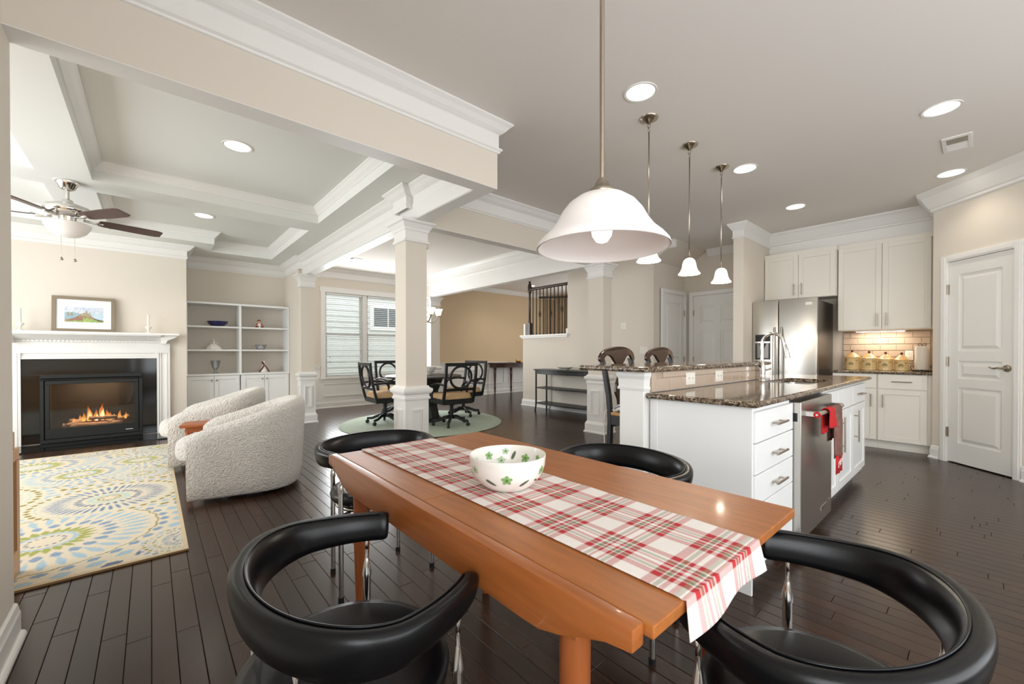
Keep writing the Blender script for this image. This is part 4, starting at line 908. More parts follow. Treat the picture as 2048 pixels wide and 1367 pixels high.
for i, (mx_, my_, mr_, kind) in enumerate(MED):
    dx, dy = GX - mx_, GY - my_; rr = np.hypot(dx, dy) / mr_; th = np.arctan2(dy, dx); own = owner == i
    def petals(n, r0, r1, fill, col, ph=0, sharp=1.0):
        t_ = np.clip((rr - r0) / (r1 - r0), 0, 1); prof = np.sin(PI * t_ ** sharp) * fill
        a = np.abs(((th + ph) * n / (2 * PI)) % 1 - .5) * 2
        RC[own & (rr > r0) & (rr < r1) & (1 - a > 1 - prof)] = col
        return a
    def pet2(n, r0, r1, fill, col, ph=0, sharp=1.0):
        t_ = np.clip((rr - r0) / (r1 - r0), 0, 1); wd = np.sin(PI * t_ ** sharp) * fill
        a = np.abs((((th + ph) * n / (2 * PI)) % 1) - .5) * 2       # 0 at the petal axis
        RC[own & (rr > r0) & (rr < r1) & (a < wd)] = col
    def ringc(r0, r1, col): RC[own & (rr > r0) & (rr < r1)] = col
    if kind == 0:
        pet2(16, .115, .15, .55, navy); ringc(.19, .225, lblue); pet2(24, .225, .37, .9, green, 0, .55); pet2(24, .40, .54, .68, blue, .13); pet2(36, .50, .80, .55, lblue, 0, 1.3)
        sc_ = .84 + .022 * np.abs(np.cos(13 * th)); RC[own & (rr < sc_) & (rr > sc_ - .014)] = olive; pet2(34, .86, .95, .62, blue, .1); pet2(30, .97, 1.09, .62, lblue); pet2(28, 1.11, 1.24, .6, navy, .1); pet2(26, 1.26, 1.42, .55, blue)
    elif kind == 1:
        pet2(12, .06, .085, .5, olive); ringc(.105, .125, olive); pet2(34, .14, .25, .8, aqua, 0, .7); pet2(26, .26, .37, .66, navy); pet2(44, .36, .66, .55, blue, 0, 1.25); pet2(44, .42, .62, .30, navy, 0, 1.2)
        RC[own & (rr > .70) & (rr < .712)] = aqua; pet2(40, .74, .81, .66, olive, .05); pet2(34, .83, .93, .62, lblue); pet2(34, .95, 1.03, .6, olive, .1); pet2(30, 1.05, 1.2, .6, blue, .1); pet2(28, 1.22, 1.4, .5, lblue)
    else:
        pet2(10, .07, .12, .5, lblue); ringc(.17, .20, lblue); pet2(26, .20, .36, .85, green, 0, .6); pet2(22, .40, .52, .66, blue, .1); pet2(40, .54, .80, .5, lblue, .1); pet2(32, .82, .94, .6, blue); pet2(30, .97, 1.1, .6, green, .1); pet2(28, 1.14, 1.3, .55, aqua)
edge = (GX > RX1 - .025) | (GY < RY0 + .03) | (GY > RY1 - .03); RC[edge] = linarr((214, 194, 160))
me = bpy.data.meshes.new('rug_top'); vv = np.stack([GX.ravel(), GY.ravel(), np.full(nx * ny, .012)], 1)
ii = (np.arange(ny - 1)[:, None] * nx + np.arange(nx - 1)[None]).ravel(); ff = np.stack([ii, ii + 1, ii + nx + 1, ii + nx], 1)
me.from_pydata(vv.tolist(), [], ff.tolist())
rg = thing('area_rug', 'cream area rug with blue and green flower medallions in front of the fireplace', 'rug', (RX0, RY0, 0)); 
o = color_mesh('pile', me, np.concatenate([RC.reshape(-1, 3), np.ones((nx * ny, 1))], 1), 'rug_weave', rg); me.transform(Matrix.Translation((-RX0, -RY0, 0)))
mat('rug_edge', (150, 120, 84), .9); obj('binding', MB().box(0, RX1 - RX0, 0, RY1 - RY0, .001, .0115), 'rug_edge', rg)

# ------------------------------------------------------------------ swivel barrel chairs (local front -x)
def superell(q, a, b_, n): c, s = math.cos(q), math.sin(q); return (a * math.copysign(abs(c) ** (2 / n), c), b_ * math.copysign(abs(s) ** (2 / n), s))
def barrel(label, loc, rot):
    t = thing('swivel_chair', label, 'armchair', loc, rot)
    path = []                                              # outer plan: straight arms, round back
    for k_ in range(13): path.append((-.37 + .42 * k_ / 12, -.405))
    for k_ in range(1, 32): a = -PI / 2 + PI * k_ / 32; c_, s_ = superell(a, .37, .405, 2.35); path.append((.05 + c_, s_))
    for k_ in range(13): path.append((.05 - .42 * k_ / 12, .405))
    n_ = len(path); secs = []
    for i_, (x_, y_) in enumerate(path):
        a = Vector(path[max(0, i_ - 1)]); b2_ = Vector(path[min(n_ - 1, i_ + 1)]); d_ = (b2_ - a).normalized(); nin = Vector((-d_.y, d_.x))
        top = .535 + .215 * smoothstep((x_ + .42) / .84) * .5 + .215 * .5 * max(0, min(1, (x_ + .40) / .82)); e_ = min(i_, n_ - 1 - i_)
        dip = (.05, .022, .008, .0)[min(e_, 3)]; pinch = (.02, .008, .002, 0)[min(e_, 3)]; top -= dip
        prof = [(.055, .032), (.038, .05), (.022, .15), (-.004 + pinch, top - .12), (-.002 + pinch, top - .045), (.022, top - .008), (.055, top), (.088, top - .010), (.108 - pinch, top - .05), (.112 - pinch, top - .12), (.115, .38), (.12, .20), (.115, .032)]
        secs.append([(x_ + nin.x * o_, y_ + nin.y * o_, z_) for o_, z_ in prof])
    obj('shell', MB().ring_sections(secs), 'boucle', t, smooth=True, angle=65)
    def cushion(z0, z1, a, b_, cx, n=2.7):
        m = MB(); secs = []
        for k_ in range(9):
            u = k_ / 8; z_ = z0 + (z1 - z0) * u; s_ = (1 - abs(2 * u - 1) ** 2.6) ** .5 * .16 + .84 if 0 < u < 1 else .80
            secs.append([(cx + x_ * s_, y_ * s_, z_) for x_, y_ in [superell(2 * PI * i / 40, a, b_, n) for i in range(40)]])
        return m.ring_sections(secs)
    obj('seat_cushion', cushion(.29, .465, .345, .285, -.145, 3.2), 'boucle', t, smooth=True, angle=70)
    obj('seat_base', cushion(.035, .31, .31, .285, -.05, 5), 'boucle', t, smooth=True, angle=70)
    obj('swivel_plinth', MB().lathe([(.002, 0), (.27, 0), (.27, .03), (.10, .034), (.10, .062), (.002, .062)], 36), 'dark_plastic', t)
    return t
barrel('cream boucle swivel chair nearer to the dining table', (.63, 4.13, 0), -.22)
barrel('cream boucle swivel chair nearer to the fireplace', (.55, 5.40, 0), -.20)
st = thing('side_table', 'small reddish wood side table between the two boucle chairs', 'side table', (.40, 4.76, 0), -.2)
obj('top', MB().box(-.2, .2, -.13, .13, .465, .49), 'cherry', st, bevel=.005)
obj('apron', MB().box(-.16, .16, -.10, .10, .42, .465), 'cherry', st)
for x in (-.15, .15):
    for y in (-.09, .09): obj('leg', MB().tube([(x, y, 0), (x * .95, y * .95, .44)], [.011, .017], 8), 'cherry', st)
# media console by the jamb
cs = thing('media_console', 'light wood media console standing against the living room front wall', 'console', (-1.3, 2.95, .0125), world=True)
cx_, cy0, cy1, zt = -.515, 2.62, 3.27, .655; z0 = .0125
obj('top', MB().box(-2.1, cx_, cy0, cy1, zt - .06, zt), 'maple', cs, bevel=.004)
obj('plinth', MB().box(-2.1, cx_, cy0, cy1, z0, .14), 'maple', cs, bevel=.004)
for x in (-2.1, cx_ - .05):
    for y in (cy0, cy1 - .06): obj('post', MB().box(x, x + .05, y, y + .06, .14, zt - .06), 'maple', cs)
obj('end_shade_sheet', MB().box(cx_ - .035, cx_ - .02, cy0 + .06, cy1 - .06, .14, zt - .06), 'maple_dark', cs)  # dark sheet in the open end, standing for its shaded inside
obj('back', MB().box(-2.05, cx_ - .05, cy0, cy0 + .01, .14, zt - .06), 'maple_dark', cs)
dr = obj('door', MB().box(-2.05, cx_ - .05, cy1 - .03, cy1 - .01, .15, zt - .07), 'maple', cs)
kb_ = MB().lathe([(.002, 0), (.012, .0), (.014, .016), (.002, .02)], 10).xform(Matrix.Translation((-.60, cy1 - .01, .40)) @ Matrix.Rotation(-PI / 2, 4, 'X'))
kb_.v = [tuple(Vector(p) - Vector(cs['_w'])) for p in kb_.v]; km = kb_.mesh('knob'); km.materials.append(MAT['iron']); ko = bpy.data.objects.new('knob', km); COL.objects.link(ko); ko.parent = dr
obj('riser', MB().box(-1.7, cx_ - .01, cy0, cy1 - .03, zt + .0005, zt + .085), 'maple', cs, bevel=.004)

# ------------------------------------------------------------------ ceiling fan
fn = thing('ceiling_fan', 'polished nickel ceiling fan with dark blades and a glass bowl light', 'ceiling fan', (-.56, 5.41, 2.14))
Z0 = 2.14; zf = lambda z: z - Z0
obj('canopy', MB().lathe([(.002, zf(2.67)), (.078, zf(2.67)), (.08, zf(2.655)), (.066, zf(2.635)), (.05, zf(2.60)), (.03, zf(2.585)), (.002, zf(2.585))], 28), 'chrome', fn, smooth=True, angle=50)
obj('downrod', MB().lathe([(.013, zf(2.50)), (.013, zf(2.59))], 14), 'chrome', fn, smooth=True, angle=50)
obj('motor', MB().lathe([(.02, zf(2.51)), (.035, zf(2.50)), (.04, zf(2.475)), (.09, zf(2.465)), (.145, zf(2.44)), (.158, zf(2.415)), (.15, zf(2.385)), (.115, zf(2.36)), (.06, zf(2.35)), (.055, zf(2.31)), (.002, zf(2.31))], 36), 'chrome', fn, smooth=True, angle=50)
obj('glass_bowl', MB().lathe([(.002, zf(2.295)), (.13, zf(2.30)), (.155, zf(2.29)), (.15, zf(2.265)), (.12, zf(2.215)), (.07, zf(2.18)), (.002, zf(2.165))], 36), 'shade_glass', fn, smooth=True, angle=60)
for i, an in enumerate((14, -54, -120, 170, 92)):
    a = math.radians(an); Mb = Matrix.Rotation(a, 4, 'Z') @ Matrix.Translation((0, 0, zf(2.345))) @ Matrix.Rotation(-.22, 4, 'X')
    obj('blade_arm', MB().tube([(.10, 0, 0), (.17, 0, -.01), (.23, 0, 0)], [.012, .010, .016], 8).xform(Mb), 'chrome', fn, smooth=True)
    bl = [(.20, -.045), (.24, -.058), (.45, -.066), (.62, -.066), (.66, -.05), (.66, .05), (.62, .066), (.45, .066), (.24, .058), (.20, .045)]
    obj('blade', MB().prism(bl, -.004, .004).xform(Mb), 'fan_blade', fn)
for x, y, zz in ((-.035, -.045, 1.985), (.045, -.02, 1.985)):
    pc = obj('pull_chain', MB().tube([(x, y, zf(2.31)), (x, y, zf(zz))], .0013, 5), 'nickel', fn)
    obj('pull_bob', MB().lathe([(.001, .03), (.006, .024), (.013, .006), (.010, 0), (.001, 0)], 12, (x, y, zf(zz) - .03)), 'nickel', pc, smooth=True)
# ------------------------------------------------------------------ dining window with blinds, neighbour house outside
wn = sempty('window_1', ((WX0 + WX1) / 2, 8.8, WZ0))
m = MB(); c_ = .09
for q in ((WX0 - c_, WX0, WZ0 + .0, WZ1), (WX1, WX1 + c_, WZ0 + .0, WZ1), (WX0 - c_ - .015, WX1 + c_ + .015, WZ1, WZ1 + c_ + .015)): m.box(q[0], q[1], 8.775, 8.80, q[2], q[3])
struct('casing', m, 'trim', wn)
struct('sill', MB().box(WX0 - c_ - .03, WX1 + c_ + .03, 8.735, 8.80, WZ0 - .03, WZ0).box(WX0 - c_, WX1 + c_, 8.78, 8.8, WZ0 - .10, WZ0 - .03), 'trim', wn, bevel=.003)
mid = (WX0 + WX1) / 2; struct('mullion', MB().box(mid - .045, mid + .045, 8.81, 8.90, WZ0, WZ1), 'trim', wn)
zm = (WZ0 + WZ1) / 2 + .02
for a, b_ in ((WX0, mid - .045), (mid + .045, WX1)):
    for z0, z1, y0 in ((WZ0, zm + .02, 8.85), (zm - .02, WZ1, 8.885)):
        f = MB().frame('y', y0, y0 + .03, a, b_, z0, z1, .046)
        sh = struct('sash', f, 'trim', wn)
        pn_ = MB().box(a + .045, b_ - .045, y0 + .012, y0 + .017, z0 + .05, z1 - .045); pn_.v = [tuple(Vector(p) - Vector(wn['_w'])) for p in pn_.v]
        pm_ = pn_.mesh('pane'); pm_.materials.append(MAT['pane']); po = bpy.data.objects.new('pane', pm_); COL.objects.link(po); po.parent = sh
for lab, a, b_, top in (('white slatted blind on the window sash by the pilaster', WX0 + .02, mid - .06, WZ1), ('white slatted blind on the window sash by the square column', mid + .06, WX1 - .02, WZ1)):
    bl = thing('window_blind', lab, 'blind', ((a + b_) / 2, 8.825, WZ0), group=None, world=True)
    obj('head_rail', MB().box(a, b_, 8.805, 8.845, top - .045, top - .002), 'blind', bl, bevel=.002)
    obj('bottom_rail', MB().box(a, b_, 8.81, 8.84, WZ0 + .003, WZ0 + .022), 'blind', bl, bevel=.002)
    sm = MB().box(a, b_, -.022, .022, -.0013, .0013); sm.xform(Matrix.Translation((-(a + b_) / 2, 0, 0))); sm.xform(Matrix.Rotation(.33, 4, 'X')); sme = sm.mesh('slat'); sme.materials.append(MAT['blind'])
    z = WZ0 + .045
    while z < top - .06:
        o = bpy.data.objects.new('slat', sme); COL.objects.link(o); o.parent = bl; o.location = (0, 0, z - WZ0); z += .0415
    for x in (a + .1, b_ - .1): obj('ladder_cord', MB().box(x - .001, x + .001, 8.802, 8.804, WZ0 + .01, top - .04), 'blind', bl)
    if a < 3: 
        for zz in (1.02, .92): obj('cord_knob', MB().lathe([(.001, 0), (.006, .004), (.007, .025), (.001, .03)], 8, (a + .07, 8.797, zz)), 'dark_plastic', bl)
nh = thing('neighbour_house', 'grey lap-sided neighbouring house beyond the dining window', 'house', (3.5, 12.6, 0), world=True)
sd_ = MB()
for i in range(26): z = .0 + i * .17; sd_.prism([(12.6, z), (12.575, z), (12.595, z + .175), (12.6, z + .175)], -2, 11, 'x')
o = obj('siding', sd_, 'siding', nh); o['kind'] = 'stuff'
wf = MB()
wf.frame('y', 12.54, 12.6, 5.12, 6.30, 1.82, 2.63, .12)
w2 = obj('window', wf, 'trim', nh)
gm = MB().box(5.24, 6.18, 12.56, 12.57, 1.94, 2.51); gm.v = [tuple(Vector(p) - Vector(nh['_w'])) for p in gm.v]; gme = gm.mesh('pane'); gme.materials.append(MAT['far_pane']); go = bpy.data.objects.new('pane', gme); COL.objects.link(go); go.parent = w2
gm = MB().box(5.70, 5.73, 12.55, 12.565, 1.94, 2.51); gm.v = [tuple(Vector(p) - Vector(nh['_w'])) for p in gm.v]; gme = gm.mesh('glazing_bar'); gme.materials.append(MAT['trim']); go = bpy.data.objects.new('glazing_bar', gme); COL.objects.link(go); go.parent = w2
mat('lawn', (96, 112, 74), .95, noise=.2, nscale=4)
struct('ground_outside', MB().box(-6, 14, 8.97, 13.5, -.3, -.2), 'lawn')

# ------------------------------------------------------------------ dining room
DC = (3.40, 6.10)
tag(obj('round_rug', MB().lathe([(.002, .0005), (1.265, .0005), (1.272, .005), (1.262, .010), (.002, .010)], 96, (3.33, 6.0, 0)), 'rug_round', smooth=True, angle=40), 'round sage green woven rug under the black dining table', 'rug')
dt = thing('round_table', 'round black dining table with a tapered pedestal', 'table', (DC[0], DC[1], .010))
obj('top', MB().lathe([(.002, .715), (.60, .715), (.62, .725), (.62, .738), (.612, .745), (.002, .745)], 64), 'black_wood', dt, smooth=True, angle=40)
obj('pedestal', MB().lathe([(.30, 0), (.30, .05), (.26, .06), (.22, .25), (.24, .50), (.32, .69), (.34, .715)], 8), 'black_wood', dt)
tag(obj('painted_bowl', MB().lathe([(.002, 0), (.06, 0), (.06, .012), (.10, .05), (.125, .10), (.13, .135), (.122, .133), (.095, .055), (.002, .02)], 36, (3.58, 6.28, .755)), 'porcelain', smooth=True, angle=60), 'white footed bowl with a floral rim on the black round table', 'bowl')
bo = [o for o in bpy.data.objects if o.name.startswith('painted_bowl')][0]
for i in range(14):
    a = 2 * PI * i / 14; g_ = obj('painted_floret', MB().lathe([(.001, -.008), (.009, -.003), (.009, .003), (.001, .008)], 8).xform(Matrix.Translation((3.58 + .1265 * math.cos(a), 6.28 + .1265 * math.sin(a), .755 + .105 + .012 * (i % 2))) @ Matrix.Rotation(a, 4, 'Z') @ Matrix.Diagonal((.3, 1, 1, 1))), ('brown_paint', 'sage_paint', 'gold')[i % 3], bo)
# swivel dining chair: local forward +y
def swivel_chair(label, loc, rot, group):
    t = thing('dining_chair', label, 'chair', (loc[0], loc[1], .010), rot, group)
    for i in range(5):
        a = 2 * PI * i / 5 + .3; c, s = math.cos(a), math.sin(a)
        sp_ = obj('base_spoke', MB().tube([(0, 0, .13), (.10 * c, .10 * s, .125), (.20 * c, .20 * s, .085), (.28 * c, .28 * s, .078)], [.03, .026, .022, .02], 8), 'black_wood', t, smooth=True)
        m0 = MB().lathe([(.004, -.018), (.026, -.018), (.029, -.012), (.029, .012), (.026, .018), (.004, .018)], 14); m0.xform(Matrix.Translation((.28 * c, .28 * s, .030)) @ Matrix.Rotation(a, 4, 'Z') @ Matrix.Rotation(PI / 2, 4, 'X'))
        cm = m0.mesh('caster', smooth=True, angle=40); cm.materials.append(MAT['dark_plastic']); co = bpy.data.objects.new('caster', cm); COL.objects.link(co); co.parent = sp_
        obj('caster_stem', MB().tube([(.28 * c, .28 * s, .03), (.28 * c, .28 * s, .09)], .009, 8), 'black_metal', t)
    obj('gas_lift', MB().lathe([(.045, .10), (.045, .14), (.028, .15), (.028, .30), (.09, .33), (.09, .345)], 16), 'black_metal', t)
    obj('seat_rail', MB().box(-.25, .25, -.235, .25, .345, .425), 'black_wood', t, bevel=.008)
    secs = []
    for k_ in range(7):
        u = k_ / 6; z_ = .425 + .075 * u; s_ = 1 - .10 * u ** 3 - (.02 if u == 0 else 0)
        secs.append([(x_ * s_, y_ * s_ + .005, z_) for x_, y_ in [superell(2 * PI * i / 40, .25, .245, 6) for i in range(40)]])
    obj('seat_cushion', MB().ring_sections(secs), 'tan_fabric', t, smooth=True, angle=60)
    def bp(z): return -.225 - .10 * (z - .40) / .55 - .02 * math.sin((z - .4) / .55 * PI)
    for s in (-1, 1):
        obj('back_post', MB().ring_sections([[(s * .25 + dx * .019, bp(z) + dy * .016, z) for dx, dy in ((-1, -1), (1, -1), (1, 1), (-1, 1))] for z in (.36, .5, .65, .8, .97)]), 'black_wood', t)
        obj('armrest', MB().tube(catmull([(s * .25, bp(.64), .64), (s * .275, -.10, .655), (s * .285, .06, .64), (s * .275, .14, .60), (s * .265, .17, .52), (s * .25, .16, .40)], 5), [.018] * 26, 8), 'black_wood', t, smooth=True)
    for z0, z1 in ((.92, .97), (.55, .59)): obj('back_rail', MB().ring_sections([[(x_, bp(z) + dy, z) for x_ in (-.235, .235)] for z, dy in ((z0, -.014), (z1, -.014), (z1, .014), (z0, .014))], closed=True), 'black_wood', t)
    ring = [(.175 * math.cos(q), bp(.755 + .165 * math.sin(q)), .755 + .165 * math.sin(q)) for q in [2 * PI * i / 36 for i in range(36)]]
    obj('back_ring', MB().tube(ring, .019, 8, closed=True), 'black_wood', t, smooth=True)
    return t
G = 'black swivel chairs around the round table'
swivel_chair('black ring-back swivel chair with its back to the kitchen', (3.50, 5.42), -.10, G)
swivel_chair('black ring-back swivel chair on the hall side of the round table', (4.20, 6.12), 1.75, G)
swivel_chair('black ring-back swivel chair beside the square column and window', (2.80, 6.27), -1.62, G)
swivel_chair('black ring-back swivel chair on the window side of the round table', (3.38, 7.05), PI + .1, G)
# chandelier
ch = thing('chandelier', 'nickel chandelier with frosted cup shades over the round table', 'chandelier', (DC[0], DC[1], 1.60))
zc = lambda z: z - 1.60
obj('canopy', MB().lathe([(.002, zc(2.86)), (.065, zc(2.86)), (.06, zc(2.84)), (.02, zc(2.82)), (.002, zc(2.82))], 20), 'nickel', ch, smooth=True, angle=50)
cm = MB(); z = 2.08
while z < 2.82:
    fl_ = int(z / .03) % 2; m0 = len(cm.v); cm.tube([(.011 * math.cos(q), 0, .021 * math.sin(q)) for q in [2 * PI * i / 10 for i in range(10)]], .0028, 5, closed=True); cm.xform(Matrix.Translation((0, 0, zc(z))) @ Matrix.Rotation(PI / 2 * fl_, 4, 'Z'), m0); z += .031
o = obj('chain', cm, 'nickel', ch); o['kind'] = 'stuff'
obj('stem', MB().lathe([(.004, zc(1.62)), (.02, zc(1.63)), (.026, zc(1.66)), (.012, zc(1.70)), (.010, zc(1.85)), (.02, zc(1.90)), (.012, zc(1.95)), (.008, zc(2.08))], 16), 'nickel', ch, smooth=True, angle=50)
for i in range(5):
    a = math.radians(-20 + 72 * i); c, s = math.cos(a), math.sin(a); rot = Matrix.Rotation(a, 4, 'Z')
    am = obj('arm', MB().tube(catmull([(.02, 0, zc(1.68)), (.09, 0, zc(1.635)), (.16, 0, zc(1.64)), (.22, 0, zc(1.70)), (.24, 0, zc(1.73))], 5), .009, 8).xform(rot), 'nickel', ch, smooth=True)
    obj('scroll', MB().tube(catmull([(.018, 0, zc(1.70)), (.05, 0, zc(1.80)), (.07, 0, zc(1.92)), (.05, 0, zc(2.02)), (.02, 0, zc(2.0))], 5), .006, 6).xform(rot), 'nickel', ch, smooth=True)
    sh = MB().lathe([(.03, 0), (.045, .02), (.052, .06), (.062, .09), (.075, .105), (.071, .106), (.05, .07), (.03, .01)], 24, cap=False); sh.xform(Matrix.Translation((.24 * c, .24 * s, zc(1.75))))
    obj('glass_shade', sh, 'shade_lit', ch, smooth=True)
    obj('socket_cup', MB().lathe([(.004, 0), (.03, .004), (.026, .022), (.004, .024)], 14, (.24 * c, .24 * s, zc(1.73))), 'nickel', ch)

# ------------------------------------------------------------------ hall: demilune table, console, stair railing
hb_ = thing('demilune_table', 'dark turned-leg half-round table against the hall wall', 'table', (7.65, 8.68, 0), world=True)
pl = [(6.83, 8.775), (6.83, 8.72), (6.90, 8.55), (7.12, 8.42), (7.65, 8.36), (8.18, 8.42), (8.40, 8.55), (8.47, 8.72), (8.47, 8.775)]
obj('top', MB().prism(pl, .815, .845), 'mahogany', hb_, bevel=.004)
obj('apron', MB().prism([(7.65 + (x - 7.65) * .93, 8.775 + (y - 8.775) * .88) for x, y in pl], .72, .815), 'mahogany', hb_)
LEG = [(.012, 0), (.018, .02), (.014, .05), (.022, .09), (.018, .12), (.026, .16), (.020, .25), (.032, .52), (.036, .60), (.024, .63), (.038, .66), (.038, .72)]
for x, y in ((6.97, 8.66), (7.38, 8.47), (7.92, 8.47), (8.33, 8.66)): obj('leg', MB().lathe(LEG, 12, (x, y, 0)), 'mahogany', hb_, smooth=True, angle=40)
sw = thing('glass_ornament', 'small amber glass swan ornament on the half-round table', 'ornament', (7.75, 8.58, .845))
obj('body', MB().lathe([(.002, 0), (.06, 0), (.075, .03), (.08, .055), (.07, .05), (.05, .012), (.002, .008)], 20), 'gold', sw, smooth=True); obj('neck', MB().tube(catmull([(-.06, 0, .04), (-.10, 0, .07), (-.09, 0, .10)], 5), .008, 6), 'gold', sw, smooth=True)
obj('tail', MB().tube(catmull([(.06, 0, .04), (.10, 0, .08), (.12, 0, .10)], 5), [.008] * 5 + [.005] * 6, 6), 'gold', sw, smooth=True)
bk = thing('console_table', 'black three-tier console table against the stair wall', 'console table', (5.85, 5.15, 0), world=True)
def shelf_poly(y0, y1, x_back, x_mid, x_end): return [(x_back, y0), (x_back, y1), (x_end, y1)] + [(x_mid + (x_end - x_mid) * (abs(2 * u - 1) ** 2), y1 + (y0 - y1) * u) for u in [i / 12 for i in range(1, 12)]] + [(x_end, y0)]
cy0_, cy1_ = 4.45, 5.80
obj('top', MB().prism(shelf_poly(cy0_ - .04, cy1_ + .03, 6.01, 5.56, 5.66), .785, .805), 'black_wood', bk, bevel=.003)
obj('apron', MB().prism(shelf_poly(cy0_, cy1_, 6.0, 5.59, 5.68), .715, .785), 'black_wood', bk)
for z in (.435, .135): obj('shelf', MB().prism(shelf_poly(cy0_, cy1_, 5.995, 5.60, 5.68), z, z + .018), 'black_wood', bk)
for y in (cy0_ + .02, cy1_ - .02):
    for x in (5.69, 5.985):
        fx_ = -.03 if x < 5.8 else 0; obj('leg', MB().tube(catmull([(x + fx_, y, 0), (x + fx_ * .4, y, .06), (x, y, .16), (x, y, .45), (x, y, .79)], 4), .016, 8), 'black_wood', bk, smooth=True)
tag(obj('serving_dish', MB().lathe([(.002, 0), (.06, 0), (.065, .008), (.13, .04), (.155, .052), (.15, .055), (.06, .014), (.002, .010)], 36, (5.80, 5.12, .805)), 'porcelain', smooth=True, angle=60), 'shallow white dish on the black console table', 'dish')
struct('trim_stair_cap', MB().box(6.0, 6.22, 5.25, 6.60, 1.46, 1.50).box(6.02, 6.2, 5.27, 6.58, 1.43, 1.46), 'trim', bevel=.003)
struct('trim_stair_block', MB().box(6.06, 6.16, 5.285, 5.33, 1.50, 1.60).box(6.04, 6.12, 6.47, 6.52, 1.50, 1.74), 'trim')
rl = thing('stair_railing', 'iron baluster stair railing with a dark handrail on the half wall', 'railing', (6.11, 5.9, 1.50), world=True)
obj('handrail', MB().tube([(6.11, 5.27, 2.475), (6.11, 6.42, 2.475)], .03, 12), 'espresso', rl, smooth=True, angle=50)
obj('newel_post', MB().box(6.07, 6.15, 6.36, 6.44, 1.50, 1.76).lathe([(.03, 1.76), (.036, 1.78), (.026, 1.82), (.026, 2.38), (.036, 2.40), (.045, 2.46), (.046, 2.54), (.03, 2.60), (.018, 2.61), (.03, 2.63), (.012, 2.655), (.002, 2.656)], 12, (6.11, 6.40, 0)), 'espresso', rl, smooth=True, angle=40)
for i in range(10):
    y = 6.30 - i * .103; ob = obj('baluster', MB().box(6.103, 6.117, y - .007, y + .007, 1.50, 2.455).lathe([(.02, 1.50), (.02, 1.515), (.008, 1.535)], 8, (6.11, y, 0)), 'iron_dark', rl)
    if i in (2, 5, 8):
        zz = 1.93 + (i == 8) * .06; bk_ = MB()
        for q in range(4): bk_.tube(catmull([(6.11, y, zz - .07)] + [(6.11 + .03 * math.sin(u * PI) * math.cos(q * PI / 2 + u * 3), y + .03 * math.sin(u * PI) * math.sin(q * PI / 2 + u * 3), zz - .07 + .14 * u) for u in (.25, .5, .75)] + [(6.11, y, zz + .07)], 4), .004, 5)
        bk_.v = [tuple(Vector(p) - Vector(rl['_w'])) for p in bk_.v]; bm_ = bk_.mesh('basket'); bm_.materials.append(MAT['iron_dark']); bo_ = bpy.data.objects.new('basket', bm_); COL.objects.link(bo_); bo_.parent = ob
r2 = thing('stair_railing', 'second dark railing on the far side of the stairwell', 'railing', (7.3, 6.0, 1.0), world=True)
obj('handrail', MB().tube([(7.3, 4.0, 2.25), (7.3, 7.3, 2.50)], .03, 10), 'espresso', r2, smooth=True)
for i in range(10):
    y = 7.1 - i * .16; obj('baluster', MB().box(7.293, 7.307, y - .007, y + .007, 1.0, 2.22 + .0757 * (y - 4.0)), 'iron_dark', r2)
struct('wall_stair_far', MB().box(7.22, 7.38, 3.60, 7.3, 0, 1.0), 'wall_tan')
# ------------------------------------------------------------------ dining nook: teak table, runner, bowl, leather chairs
TX0, TX1, TY0, TY1, TZ = .535, 1.28, .325, 1.725, .73
tb = thing('dining_table', 'teak draw-leaf dining table with canoe-shaped side rails', 'dining table', ((TX0 + TX1) / 2, (TY0 + TY1) / 2, 0), world=True)
ym = (TY0 + TY1) / 2
for y0, y1 in ((TY0, ym - .0008), (ym + .0008, TY1)): obj('leaf', MB().box(TX0 + .034, TX1 - .0, y0, y1, TZ - .022, TZ), 'teak', tb, bevel=.003, seg=2)
def side_rail(x0, x1):
    P_ = []; n = 28; y0, y1 = TY0 + .015, TY1 + .01
    for i in range(n + 1): u = i / n; P_.append((y0 + (y1 - y0) * u, TZ + .001))
    for i in range(n + 1):
        u = 1 - i / n; e_ = min(u, 1 - u); dep = .035 + .065 * smoothstep(e_ / .16); P_.append((y0 + (y1 - y0) * u, TZ - dep))
    return MB().prism(P_, x0, x1, 'x')
obj('side_rail', side_rail(TX0, TX0 + .032), 'teak_rail', tb, bevel=.004, seg=2, smooth=True, angle=40)
obj('inner_rail', MB().box(TX1 - .06, TX1 - .032, TY0 + .17, TY1 - .16, TZ - .10, TZ - .024), 'teak_rail', tb, bevel=.003)
for y in (TY0 + .16, TY1 - .16): obj('end_rail', MB().box(TX0 + .03, TX1 - .03, y - .011, y + .011, TZ - .10, TZ - .024), 'teak_rail', tb)
for x in (TX0 + .065, TX1 - .085):
    for y in (TY0 + .18, TY1 - .17): obj('leg', MB().lathe([(.015, 0), (.017, .01), (.029, .45), (.030, .60), (.028, TZ - .024)], 20, (x, y, 0)), 'teak_leg', tb, smooth=True, angle=40)
